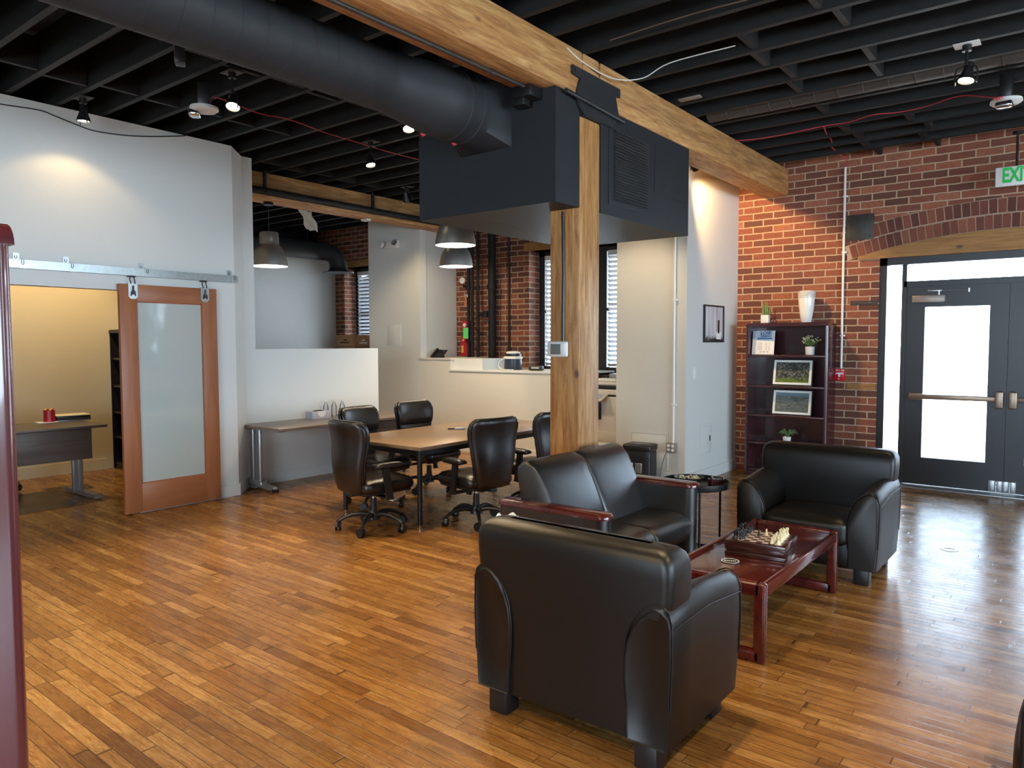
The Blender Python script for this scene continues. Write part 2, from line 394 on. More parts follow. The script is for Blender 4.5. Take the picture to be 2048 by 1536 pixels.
MT['bchess'] = simple('black chess plastic', (.012, .012, .012), .3)
MT['square'] = simple('pale board square', (.72, .58, .50), .3)
MT['darksq'] = simple('dark board square', (.030, .012, .010), .3)
MT['blue'] = simple('navy blue print', (.012, .085, .26), .6)
MT['lblue'] = simple('light blue print', (.36, .50, .62), .6)
MT['greyp'] = simple('grey print', (.38, .37, .36), .8)
MT['copier'] = simple('ivory copier plastic', (.66, .62, .54), .45, var=.02)
MT['navy'] = simple('dark blue plastic', (.020, .030, .050), .35)
MT['box'] = simple('grey speckled carton', (.46, .45, .50), .7, var=.35, nscale=120)
MT['orange'] = simple('orange handle', (.55, .13, .05), .5)
MT['yellow'] = simple('yellow sticker', (.65, .48, .12), .6)
MT['mat'] = simple('brown chair mat', (.085, .048, .022), .28)
def glass(name, tint=(1, 1, 1), gl=.12):
    m = bpy.data.materials.new(name); m.use_nodes = True; nt = m.node_tree; nt.nodes.clear()
    o = N(nt, 'ShaderNodeOutputMaterial'); t = N(nt, 'ShaderNodeBsdfTransparent'); t.inputs[0].default_value = (*tint, 1)
    g = N(nt, 'ShaderNodeBsdfGlossy'); g.inputs['Roughness'].default_value = .02; fr = N(nt, 'ShaderNodeFresnel'); fr.inputs[0].default_value = 1.45
    co = N(nt, 'ShaderNodeTexCoord'); nz = N(nt, 'ShaderNodeTexNoise'); nz.inputs['Scale'].default_value = 2
    mp = N(nt, 'ShaderNodeMath', operation='MULTIPLY'); lk(nt, co.outputs['Object'], nz.inputs['Vector']); lk(nt, fr.outputs[0], mp.inputs[0])
    ad = N(nt, 'ShaderNodeMath', operation='ADD'); lk(nt, nz.outputs['Fac'], ad.inputs[0]); ad.inputs[1].default_value = .5; lk(nt, ad.outputs[0], mp.inputs[1])
    mx = N(nt, 'ShaderNodeMixShader'); lk(nt, mp.outputs[0], mx.inputs[0]); lk(nt, t.outputs[0], mx.inputs[1]); lk(nt, g.outputs[0], mx.inputs[2]); lk(nt, mx.outputs[0], o.inputs[0])
    return m
MT['glass'] = glass('clear glass')
MT['doorglass'] = glass('tinted door glass', (.64, .66, .68))
MT['pet'] = glass('clear bottle plastic', (.93, .96, 1))
# ------------------------------------------------------------------ shell
JZ = 3.47            # underside of the joists
b = MB(); b.box(-11.4, -3.9, -.06, 6.4, 8.60, 0); b.box(-2.0, 8.60, -.06, .72, 8.72, 0)
struct(b.build('floor', MT['floor'], smooth=False))
ceil = MB().box(-11.4, -3.9, JZ+.27, 6.4, 9.0, JZ+.33).build('ceiling', MT['deck'], smooth=False); struct(ceil)
JY = [2.16+.355*k for k in range(-16, 18)]
for i, y in enumerate(JY):
    y += random.uniform(-.012, .012); w = .045
    j = MB().box(-11.3, y, JZ, 6.3, y+w, JZ+.27).build('joist', MT['black'], ceil, smooth=False)
blk = [(-1.88, range(7, 18)), (-1.33, range(6, 18, 1)), (-6.08, range(-3, 6)), (-4.9, range(1, 8)), (-3.9, range(3, 9)), (-7.2, range(5, 12)), (.6, range(5, 17)), (-8.8, range(8, 16))]
for bx, rg in blk:
    for k in rg:
        y = 2.16+.355*k
        if y+.355 > 8.7 or (bx == -1.33 and k in (8, 12, 13)) or (bx == -1.88 and k == 13): continue
        q = bx+random.uniform(-.03, .03)+(.05 if k % 2 else 0)
        MB().box(q, y+.045, JZ+.01, q+.04, y+.355, JZ+.24).build('joist_blocking', MT['black'], ceil, smooth=False)

# back wall: old brick with three window openings and the doorway
WB0, WB1 = 8.60, 8.98
ops = [(-10.55, -9.25, 1.12, 2.86), (-6.43, -4.05, 1.12, 2.84), (-1.79, .51, -.06, 2.42), (3.72, 5.20, 1.02, 2.86)]
b = MB(); xs = -11.4
for x0, x1, z0, z1 in ops:
    b.box(xs, WB0, -.06, x0, WB1, 3.8)
    if z0 > 0: b.box(x0, WB0, -.06, x1, WB1, z0)
    b.box(x0, WB0, z1, x1, WB1, 3.8); xs = x1
b.box(xs, WB0, -.06, 6.4, WB1, 3.8)
wb = struct(b.build('wall_back', MT['brick'], smooth=False))
# segmental arch over the door: two rings of header bricks
cx, R0 = -.64, 5.23; cz = 2.61-R0
a_half = math.asin(1.36/R0)
bb = MB(); am = MB()
for ring in range(2):
    ra = R0+.004+ring*.150; rb = ra+.138
    n = 40 if ring == 0 else 41; A = a_half+(.012 if ring == 0 else .020)
    for k in range(n):
        t0 = -A+2*A*k/n+.0009; t1 = -A+2*A*(k+1)/n-.0009
        jt = random.uniform(-.003, .003)
        P = lambda r, t: (cx+r*math.sin(t), cz+r*math.cos(t))
        bb.prism([P(ra+.003, t0), P(ra+.003, t1), P(rb+jt, t1), P(rb+jt, t0)], 'y', 8.586+random.uniform(-.003, .003), 8.62)
n = 24; A = a_half+.020
am.prism([(cx+(R0-.002)*math.sin(-A+2*A*k/n), cz+(R0-.002)*math.cos(-A+2*A*k/n)) for k in range(n+1)] +
         [(cx+(R0+.30)*math.sin(A-2*A*k/n), cz+(R0+.30)*math.cos(A-2*A*k/n)) for k in range(n+1)], 'y', 8.590, 8.61)
bb.build('brick_arch', MT['archbrick'], wb, smooth=False); am.build('arch_mortar', MT['mortar'], wb, smooth=False)
# timber lintel filling the arch
b = MB(); n = 24; A = a_half
b.prism([(cx+R0*math.sin(-A+2*A*k/n), cz+R0*math.cos(-A+2*A*k/n)) for k in range(n+1)]+[(cx+1.36, 2.40), (cx-1.36, 2.40)], 'y', 8.572, 8.66)
lint = b.build('trim_1', MT['firx'], smooth=False); struct(lint)
for nm, (x0, z0, x1, z1), m in (('wood_block', (-2.085, 1.005, -1.80, 1.068), MT['firx']), ('wood_block', (-2.07, 1.945, -1.80, 1.962), MT['dmetal']), ('wood_block', (-2.07, 1.92, -1.80, 1.936), MT['dmetal'])):
    MB().box(x0, 8.592, z0, x1, 8.61, z1).build(nm, m, wb, smooth=False)

# windows with blinds
def window(i, x0, x1, z0, z1, y, mull=(), blind=True, fr=.07, closed=44, head=True):
    b = MB()
    b.box(x0, y, z0, x0+fr, y+.07, z1).box(x1-fr, y, z0, x1, y+.07, z1).box(x0, y, z0, x1, y+.07, z0+.06).box(x0, y, z1-.06, x1, y+.07, z1)
    for m0, m1 in mull: b.box(m0, y-.02, z0, m1, y+.07, z1)
    o = struct(b.build('window_%d' % i, MT['dframe'], smooth=False))
    cells = []; xs = x0+fr
    for m0, m1 in list(mull)+[(x1-fr, x1)]:
        cells.append((xs, m0)); xs = m1
    for a, c in cells:
        MB().box(a, y+.035, z0+.06, c, y+.041, z1-.06).build('pane', MT['glass'], o, smooth=False)
        MB().box(a, y+.018, (z0+z1)/2-.02, c, y+.05, (z0+z1)/2+.02).build('meeting_rail', MT['dframe'], o, smooth=False)
        if blind:
            bl = MB(); n = int((z1-z0-.16)/.064)
            bl.box(a+.035, y-.055, z1-.13, c-.02, y-.005, z1-.06, .004)
            for k in range(n):
                z = z0+.09+k*.064
                bl.box(a+.035, y-.060, z, c-.02, y-.004, z+.004, rot=Matrix.Rotation(-math.radians(closed), 3, 'X'))
            bl.build('blind', MT['blind'], o, smooth=False)
    b = MB().box(x0-.02, y-.30, z0-.03, x1+.02, y, z0, .005).build('window_sill', MT['dframe'], o, smooth=False)
    if head: MB().box(x0-.08, 8.585, z1, x1+.08, y+.05, z1+.12, .004).build('header_timber', MT['firx'], o, smooth=False)
    return o
window(1, -10.55, -9.25, 1.12, 2.86, 8.86)
window(2, -6.43, -4.05, 1.12, 2.84, 8.86, mull=((-5.50, -5.27),), fr=.10)
window(3, 3.72, 5.20, 1.02, 2.86, 8.86, closed=14)

# entrance: storefront frame (window_4) and two door leaves
FY = 8.70
b = MB()
b.box(-1.79, 8.62, 0, -1.72, 8.80, 2.42).box(.44, 8.62, 0, .51, 8.80, 2.42).box(-1.79, 8.62, 2.325, .51, 8.80, 2.42)
b.box(-1.59, FY, 0, -1.545, 8.79, 2.33).box(.265, FY, 0, .31, 8.79, 2.33).box(-1.57, FY, 2.095, .29, 8.79, 2.155).box(-1.57, 8.768, 2.07, .29, 8.79, 2.10)
b.box(-1.72, FY, 0, -1.59, 8.79, .09).box(.31, FY, 0, .44, 8.79, .09)
ef = struct(b.build('window_4', MT['dframe'], smooth=False))
for x0, x1, z0, z1 in ((-1.725, -1.585, .09, 2.33), (.305, .445, .09, 2.33), (-1.55, .27, 2.15, 2.33)):
    MB().box(x0, 8.745, z0, x1, 8.751, z1).build('pane', MT['glass'], ef, smooth=False)
MB().box(-1.79, 8.52, 0, .51, 8.80, .018, .006).build('threshold', MT['silver'], ef)
def leaf(i, x0, x1, sgn):
    b = MB(); Y0, Y1 = 8.715, 8.765
    st = .172; g0, g1, z0, z1 = x0+st, x1-st+.012, .307, 1.882
    if sgn < 0: g0, g1 = x0+st-.012, x1-st
    b.box(x0, Y0, .02, g0, Y1, 2.0945).box(g1, Y0, .02, x1, Y1, 2.0945).box(g0, Y0, .02, g1, Y1, z0).box(g0, Y0, z1, g1, Y1, 2.0945)
    o = struct(b.build('door_%d' % i, MT['dframe'], smooth=False))
    MB().box(g0, 8.737, z0, g1, 8.743, z1).build('pane', MT['doorglass'], o, smooth=False)
    xm = x1-.055 if sgn > 0 else x0+.055      # lock stile side
    hx = x0+.05 if sgn > 0 else x1-.05
    bar = MB().box(min(hx, xm), 8.655, .925, max(hx, xm), 8.69, .975, .008).box(min(hx, hx+sgn*.13), 8.66, .915, max(hx, hx+sgn*.13), 8.715, .985, .006).build('push_bar', MT['brass'], o)
    MB().box(xm-.035, 8.645, .86, xm+.035, 8.715, 1.03, .012, 3).build('latch_case', MT['brass'], o)
    hg = MB().box(xm-.07, 8.70, .025, xm-.012, 8.716, .135, .002).box(xm-.006, 8.70, .025, xm+.046, 8.716, .135, .002)
    for k in range(3): hg.cyl((xm-.008, 8.698, .03+k*.035), (xm-.008, 8.698, .06+k*.035), .008, seg=10)
    hg.build('floor_bolt', MT['silver'], o)
    if sgn > 0:
        MB().box(x1-.022, Y1, .02, x1+.024, Y1+.008, 2.0945).build('astragal', MT['dframe'], o, smooth=False)
        c = MB().box(x0+.06, 8.64, 1.925, x0+.36, 8.714, 2.00, .008).build('door_closer', MT['bronze'], o)
        MB().cyl((x0+.30, 8.67, 2.0), (x0+.30, 8.67, 2.04), .012).box(x0+.20, 8.66, 2.035, x0+.33, 8.69, 2.055, .004).tube([(x0+.33, 8.675, 2.045), (x0+.56, 8.69, 2.04)], .007).cyl((x0+.56, 8.69, 2.02), (x0+.56, 8.69, 2.06), .012).build('closer_arm', MT['silver'], c)
    return o
leaf(1, -1.544, -.6415, 1); leaf(2, -.6385, .264, -1)

# outside: pavement and the pale building opposite
# interior partitions
def poly_wall(name, poly, z0, z1, mat):
    return struct(MB().prism(poly, 'z', z0, z1).build(name, mat, smooth=False))
def boxes(name, bl, mat, struct_=True):
    b = MB()
    for q in bl: b.box(*q)
    o = b.build(name, mat, smooth=False); return struct(o) if struct_ else o
WT = 3.455
o = boxes('wall_left', [(-6.82, -3.6, 0, -6.70, 1.25, WT), (-6.82, 1.25, 1.99, -6.70, 3.10, WT), (-6.82, 3.10, 0, -6.70, 4.09, WT)], MT['paint'])
poly_wall('wall_left', [(-6.70, 4.09), (-6.98, 4.37), (-6.98, 4.49), (-7.10, 4.49), (-7.10, 4.32), (-6.82, 4.04)], 0, WT, MT['paint'])
boxes('wall_left', [(-7.10, 4.49, 0, -6.98, 6.20, 1.457)], MT['paint'])
poly_wall('baseboard_left', [(-6.70, 3.10), (-6.685, 3.10), (-6.685, 4.098), (-6.967, 4.378), (-6.967, 6.2), (-6.98, 6.2), (-6.98, 4.37), (-6.70, 4.09)], 0, .115, MT['paint'])
# office behind the sliding door
boxes('wall_office', [(-9.52, -3.6, 0, -9.40, 4.50, WT), (-9.40, 4.40, 0, -7.1, 4.50, WT)], MT['goldtone'])
boxes('baseboard_office', [(-9.40, -3.5, 0, -9.385, 3.97, .13)], MT['goldtone'])
# room beyond the half wall
boxes('wall_far', [(-9.52, 4.50, 0, -9.40, 6.02, 3.2), (-10.9, 5.95, 0, -9.52, 6.02, 3.2)], MT['warmtone'])
boxes('wall_far', [(-10.95, 6.02, 0, -10.80, 8.6, 3.2)], MT['paint'])
boxes('wall_far', [(-11.4, -3.6, 0, -11.3, 8.6, 3.8)], MT['black'])
# alcove: full height part, low counter wall, raised ledge
o = boxes('wall_alcove', [(-8.86, 7.70, 0, -7.74, 7.83, WT)], MT['paint'])
poly_wall('wall_alcove', [(-7.742, 7.702), (-7.845, 8.60), (-7.97, 8.60), (-7.86, 7.702)], 0, WT, MT['paint'])
boxes('wall_alcove', [(-7.74, 7.70, 0, -7.15, 7.83, 1.285), (-7.15, 7.70, 0, -5.0, 7.83, 1.125)], MT['warmtone'])
boxes('baseboard_alcove', [(-8.8, 7.685, 0, -5.0, 7.70, .115)], MT['paint'])
boxes('trim_2', [(-7.76, 7.685, 1.285, -7.13, 8.6, 1.305)], MT['warmtone'])
boxes('trim_3', [(-7.16, 7.685, 1.125, -5.0, 8.6, 1.145), (-7.165, 7.78, 1.145, -6.62, 8.3, 1.30)], MT['paint'])
# closet block: cream wall facing the lounge, white wall beside the bookcase
boxes('wall_closet', [(-4.165, 7.20, 0, -3.335, 7.30, WT), (-4.165, 7.30, 0, -4.07, 8.6, WT)], MT['warmtone'])
boxes('wall_closet', [(-3.43, 7.201, 0, -3.33, 8.6, WT)], MT['paint'])
boxes('baseboard_closet', [(-3.33, 7.19, 0, -3.315, 8.59, .12), (-4.165, 7.185, 0, -3.315, 7.20, .12)], MT['paint'])
# unseen sides of the room
boxes('wall_right', [(6.3, -3.9, 0, 6.4, -.5, 3.8), (6.3, 7.0, 0, 6.4, 8.98, 3.8), (6.3, -.5, 0, 6.4, 7.0, .8), (6.3, -.5, 2.75, 6.4, 7.0, 3.8)], MT['paint'])
boxes('wall_front', [(-11.4, -3.9, 0, -2.6, -3.8, 3.8), (1.8, -3.9, 0, 6.4, -3.8, 3.8), (-2.6, -3.9, 0, 1.8, -3.8, .9), (-2.6, -3.9, 2.7, 1.8, -3.8, 3.8)], MT['paint'])
for i, (x0, y0, x1, y1) in ((5, (6.32, -.5, 6.38, 7.0)), (6, (-2.6, -3.88, 1.8, -3.82))):
    zb = .8 if i == 5 else .9; zt = 2.75 if i == 5 else 2.7
    b = MB(); b.box(x0, y0, zb, x1, y1, zb+.06).box(x0, y0, zt-.06, x1, y1, zt)
    if i == 5:
        for q in range(5): b.box(x0, y0+q*(y1-y0-.06)/4, zb, x1, y0+q*(y1-y0-.06)/4+.06, zt)
    else:
        for q in range(5): b.box(x0+q*(x1-x0-.06)/4, y0, zb, x0+q*(x1-x0-.06)/4+.06, y1, zt)
    struct(b.build('window_%d' % i, MT['dframe'], smooth=False))
# added unseen awning blocks the sun; slot and holes shape patches on the floor
def under(x, y, z): k = z/1.58; return (x-.30*k, y+k)
AZ = 3.05; hx, hy = under(-1.275, 7.47, AZ)
cells = [(hx-.095, hy-.22, hx-.014, hy+.22), (hx+.014, hy-.22, hx+.095, hy+.22)]
for k in range(7):
    q = under(-1.30+.165*k, 8.08, AZ); cells.append((q[0]-.05, q[1]-.018, q[0]+.02, q[1]+.018))
rows = sorted({8.98, 11.2}|{c[1] for c in cells}|{c[3] for c in cells})
b = MB()
for y0, y1 in zip(rows[:-1], rows[1:]):
    act = sorted(c for c in cells if c[1] <= y0+1e-6 and c[3] >= y1-1e-6); xs = -12.0
    for c in act: b.box(xs, y0, AZ, c[0], y1, AZ+.02); xs = c[2]
    b.box(xs, y0, AZ, 6.5, y1, AZ+.02)
struct(b.build('added_awning', MT['silver'], smooth=False))
# ground outside
g = MB().box(-14, 8.98, -.12, 9, 24, -.07).box(6.4, -8, -.12, 16, 24, -.07).box(-14, -12, -.12, 6.4, -3.9, -.07).build('ground', MT['concrete'], smooth=False); struct(g)

# ------------------------------------------------------------------ timber beams and post
def beam(x0, x1, y0, y1, label, joints):
    b = MB()
    ys = [y0]+[j for jj in joints for j in jj]+[y1]
    segs = [(ys[i], ys[i+1]) for i in range(0, len(ys), 2)]
    for a, c in segs: b.box(x0, a, 3.172, x1, c, JZ, .012, 2)
    o = b.build('timber_beam', MT['fir']); return recentre(tag(o, label, 'beam', 'ceiling beams'))
beam(-3.022, -2.754, -3.8, 8.598, 'long rough timber ceiling beam resting on the wooden post and the brick wall', [(4.290, 4.300), (4.505, 4.525)])
beam(-7.77, -7.50, -3.8, 8.598, 'timber ceiling beam further back above the half wall and pendant lamps', [])
# short timber block between the two beam ends, and the post with its cast iron cap
post = empty('timber_post', (-2.885, 4.40, 0), 0, 'thick weathered timber post rising from behind the loveseat to the ceiling beam', 'post')
MB().box(-.125, -.132, 0, .125, .132, 3.05, .016, 2).build('post_shaft', MT['firz'], post)
MB().prism([(-.255, 3.29), (-.255, 3.345), (.365, 3.345), (.365, 3.285), (.30, 3.285), (.345, 3.16), (.335, 3.12), (.25, 3.05), (-.10, 3.05), (-.17, 3.10), (-.20, 3.19), (-.16, 3.28)], 'x', .134, .149).build('cap_plate', MT['iron'], post, smooth=False)
MB().prism([(-.20, 3.17), (.34, 3.17), (.25, 3.05), (-.12, 3.05)], 'x', -.14, .127).build('cap_seat', MT['iron'], post, smooth=False)
MB().cyl((.164, -.36, 3.15), (.164, .39, 3.12), .014, seg=10).build('cap_rod', MT['iron'], post)
b = MB()
for y, z in ((-.225, 3.318), (.335, 3.312)): b.cyl((.149, y, z), (.158, y, z), .013, seg=8)
b.build('cap_bolt', MT['dmetal'], post)
# thermostat and its wire on the post
t = empty('thermostat', (-2.925, 4.262, 1.475), 0, 'white square thermostat on the side of the timber post', 'thermostat')
MB().cushion(-.083, -.028, -.055, .083, -.001, .055, .012, (0, .004, 0), 4).build('case', MT['white'], t)
MB().box(-.048, -.0345, -.036, .035, -.026, .036, .001).build('display', MT['screen'], t)
w = MB().tube([(-2.889, 4.258, 1.53), (-2.888, 4.258, 1.75), (-2.884, 4.258, 2.0), (-2.889, 4.258, 2.2), (-2.892, 4.258, 2.42)], .011, 6).build('wall_cable', MT['bmetal'])
recentre(tag(w, 'dark cable running up the timber post from the thermostat', 'cable'))

# ------------------------------------------------------------------ hvac enclosure and ducts
h = empty('duct_enclosure', (-3.37, 4.98, 2.435), 0, 'large charcoal painted box enclosure hung around the post below the beam', 'duct box')
b = MB()
b.box(-.628, -1.0, 0, -.001-.24+.0, 1.0, .735)   # left of the post
b.box(-.24, -1.0, 0, .61, -.715, .735)
b.box(-.24, -.445, 0, .61, 1.0, .735)
b.box(-.24, -.72, 0, .352, -.44, .735)
b.build('enclosure_body', MT['boxp'], h, smooth=False)
b = MB().box(.61, -.335, .075, .618, .275, .65, .002)
gr = b.build('return_grille', MT['boxp'], h, smooth=False)
MB().box(.612, -.275, .115, .619, .235, .632).build('grille_core', MT['deck'], gr, smooth=False)
b = MB()
for k in range(24):
    z = .118+k*.0212
    b.box(.616, -.275, z, .638, .235, z+.005, rot=Matrix.Rotation(math.radians(38), 3, 'Y'))
b.build('louvre', MT['boxp'], gr, smooth=False)
MB().box(.61, .37, .27, .616, .90, .65, .002).build('access_panel', MT['boxp'], h, smooth=False)
# main spiral duct
X0, Z0 = -3.475, 3.13
def ring(cx, y, cz, r, n=40): return [Vector((cx+r*math.cos(2*PI*k/n), y, cz+r*math.sin(2*PI*k/n))) for k in range(n)]
rg = []
y = -3.7
while y < 3.05:
    rg += [ring(X0, y, Z0, .178), ring(X0, y+.1375, Z0, .178), ring(X0, y+.139, Z0, .1762), ring(X0, y+.141, Z0, .1796), ring(X0, y+.143, Z0, .178)]
    y += .145
for s in range(9):
    f = s/8; e = f*f*(3-2*f); rg.append(ring(X0+(.125)*e, y+.42*f, Z0-.060*e, .178+.045*e))
for yy in (3.60, 3.603, 3.615, 3.618, 3.72, 3.723, 3.735, 3.738, 3.80): rg.append(ring(-3.35, yy, 3.07, .228 if yy in (3.603, 3.615, 3.723, 3.735) else .224))
n = 40; sq = []
for k in range(n):
    a = 2*PI*k/n; c, s_ = math.cos(a), math.sin(a); q = .232/max(abs(c), abs(s_)); sq.append(Vector((-3.35+q*c, 3.978, 3.07+q*s_)))
rg.append(sq)
d = MB().loft(rg).build('ventilation_duct', MT['duct'], ang=30)
recentre(tag(d, 'large round black spiral duct running along the beam into the charcoal enclosure', 'duct'))
for x, y, z, w_ in ((-3.40, 3.42, 2.855, 'left'), (-3.35, 3.66, 2.838, 'right')):
    o = MB().box(x-.007, y-.017, z-.012, x+.007, y+.017, z-.002, .002).box(x-.003, y-.006, z-.022, x+.003, y+.0, z-.010).build('duct_clip', MT['redcord']); recentre(tag(o, 'tiny red clip under the large black duct, the %s of the two' % w_, 'clip'))
# slim duct between joists on the right
rg = []; x = -2.70
def ringx(x, cy, cz, r, n=20): return [Vector((x, cy+r*math.cos(2*PI*k/n), cz+r*math.sin(2*PI*k/n))) for k in range(n)]
while x < 3.5:
    rg += [ringx(x, 6.265, 3.535, .088), ringx(x+.17, 6.265, 3.535, .088), ringx(x+.172, 6.265, 3.535, .091), ringx(x+.178, 6.265, 3.535, .091)]; x += .18
d = MB().loft(rg).build('ventilation_duct', simple('brown grey duct', (.045, .040, .036), .5), ang=30)
recentre(tag(d, 'slim grey brown spiral duct between ceiling joists near the entrance', 'duct'))
# far duct with downward elbow and bell diffuser
t = empty('ventilation_duct', (-9.74, 7.82, 2.985), 0, 'black round duct with an elbow and bell outlet in the room beyond the half wall', 'duct')
rg = []; r_ = .14
for s in range(3): rg.append([Vector((r_*math.cos(2*PI*k/24), -2.6+s*1.15, r_*math.sin(2*PI*k/24))) for k in range(24)])
for s in range(9):
    a = PI/2*s/8; c = Vector((0, -.22+.22*math.sin(a), -.22+.22*math.cos(a))); ax = Vector((0, -math.sin(a), 0)); nv = Vector((0, math.sin(a), math.cos(a)))
    rg.append([c+Vector((1, 0, 0))*r_*math.cos(2*PI*k/24)+nv*r_*math.sin(2*PI*k/24) for k in range(24)])
MB().loft(rg).build('duct_pipe', MT['duct'], t)
MB().lathe([(.14, -.20), (.142, -.25), (.17, -.285), (.25, -.305), (.245, -.315), (.10, -.30), (.0, -.295)], (0, .0, 0), 28).build('diffuser', MT['duct'], t)
for y_ in (-1.8, -.6): MB().cyl((0, y_, .15), (0, y_, .84), .006, seg=6).build('hanger', MT['bmetal'], t)
# conduit pipe under far beam and along near beam
o = MB().tube([(-7.44, 1.0, 3.245), (-7.44, 4.5, 3.245), (-7.44, 8.36, 3.245)], .042, 12).build('pipe_run', MT['black'])
t = empty('sprinkler_pipe', (-7.44, 5, 3.2), 0, 'thick black pipe fixed along the side of the further timber beam', 'pipe')
o.name = 'pipe'; o.parent = t; o.matrix_parent_inverse = Matrix.Translation(-t.location)
for y_ in (4.95, 6.55):
    q = MB().lathe([(.046, -.02), (.052, -.02), (.052, .02), (.046, .02)], (0, 0, 0), 12).box(-.012, -.02, .04, .012, .02, .24, .003).build('pipe_hanger', MT['black'], t)
    q.location = (0, y_-5, .045)
    q.data.transform(Matrix.Identity(4))
t = empty('conduit', (-2.91, 3.0, 3.158), 0, 'thin dark conduit running under the large timber beam', 'conduit')
MB().cyl((0, -4.5, 0), (0, .88, 0), .0125, seg=10).build('conduit_pipe', MT['dmetal'], t)
MB().cyl((0, .50, 0), (0, .53, 0), .018, seg=10).build('coupling', MT['dmetal'], t)
MB().box(-.10, .84, -.06, .05, .97, .012, .006).box(-.12, .86, -.10, -.02, .94, -.05, .004).build('junction_box', MT['bmetal'], t)
# ------------------------------------------------------------------ sliding door and its rail
t = empty('sliding_door', (-6.665, 3.41, 0), 0, 'orange brown wooden sliding door with a tall frosted glass panel hanging at the office opening', 'door')
Y0, Y1, T0, T1 = -.452, .455, -.018, .020
MB().box(T0, Y0, .012, T1, Y0+.148, 2.042, .003).build('stile', MT['doorw'], t)
MB().box(T0, Y1-.148, .012, T1, Y1, 2.042, .003).build('stile', MT['doorw'], t)
MB().box(T0, Y0+.148, .012, T1, Y1-.148, .268, .002).build('rail', MT['doorh'], t)
MB().box(T0, Y0+.148, 1.892, T1, Y1-.148, 2.042, .002).build('rail', MT['doorh'], t)
MB().box(-.004, Y0+.140, .26, .004, Y1-.140, 1.90).build('glass_panel', MT['frost'], t, smooth=False)
b = MB()
gy0, gy1, gz0, gz1 = Y0+.148, Y1-.148, .268, 1.892
for q in ((gy0, gz0, gy0+.008, gz1), (gy1-.008, gz0, gy1, gz1), (gy0, gz0, gy1, gz0+.008), (gy0, gz1-.008, gy1, gz1)): b.box(.002, q[0], q[1], .014, q[2], q[3])
b.build('glazing_bead', MT['doorh'], t, smooth=False)
for y in (-.335, .335):
    hg = MB().prism([(y-.040, 2.052), (y+.040, 2.052), (y+.040, 1.935), (y+.022, 1.915), (y-.022, 1.915), (y-.040, 1.935)], 'x', T1, T1+.005).build('hanger', MT['galv'], t, smooth=False)
    MB().cyl((T1+.012, y, 1.965), (T1+.012, y, 2.03), .008, seg=8).cyl((T1+.004, y, 1.970), (T1+.016, y, 1.970), .021, seg=6).box(T1+.005, y-.022, 1.94, T1+.012, y-.012, 1.962).box(T1+.005, y+.012, 1.94, T1+.012, y+.022, 1.962).build('hanger_bolt', MT['plastic'], hg)
    MB().tube([(T1+.008, y-.018, 2.045), (T1-.005, y-.022, 2.09), (T1-.01, y-.01, 2.118)], .0045, 6).tube([(T1+.008, y+.018, 2.045), (T1-.0, y+.016, 2.09), (T1-.01, y+.01, 2.118)], .0045, 6).box(-.02, y-.03, 2.105, .02, y+.03, 2.115, .002).build('trolley', MT['bmetal'], hg)
t = empty('door_rail', (-6.66, 2.9, 2.15), 0, 'long galvanised steel rail on the grey wall above the sliding door', 'rail')
MB().prism([(-.028, -.033), (-.028, .033), (.028, .033), (.028, -.033), (.010, -.033), (.010, -.028), (.024, -.028), (.024, .029), (-.024, .029), (-.024, -.028), (-.010, -.028), (-.010, -.033)], 'y', -1.55, 1.19).build('rail_channel', MT['galv'], t, smooth=False)
for y in (2.225, 2.585, 3.20, 4.055):
    q = y-2.9
    br = MB().box(.028, q-.022, -.035, .031, q+.022, .036).box(-.032, q-.022, .033, .031, q+.022, .036).box(-.036, q-.045, .02, -.032, q+.0, .088).build('rail_bracket', MT['galv'], t, smooth=False)
    MB().tube([(.033, q-.008, .03), (.033, q-.008, 0), (.033, q, -.008), (.033, q+.008, 0), (.033, q+.008, .03)], .0022, 5).tube([(-.030, q-.034, .068), (-.030, q-.034, .050), (-.030, q-.026, .043), (-.030, q-.018, .050), (-.030, q-.018, .068)], .0022, 5).build('bracket_clip', MT['bmetal'], br)

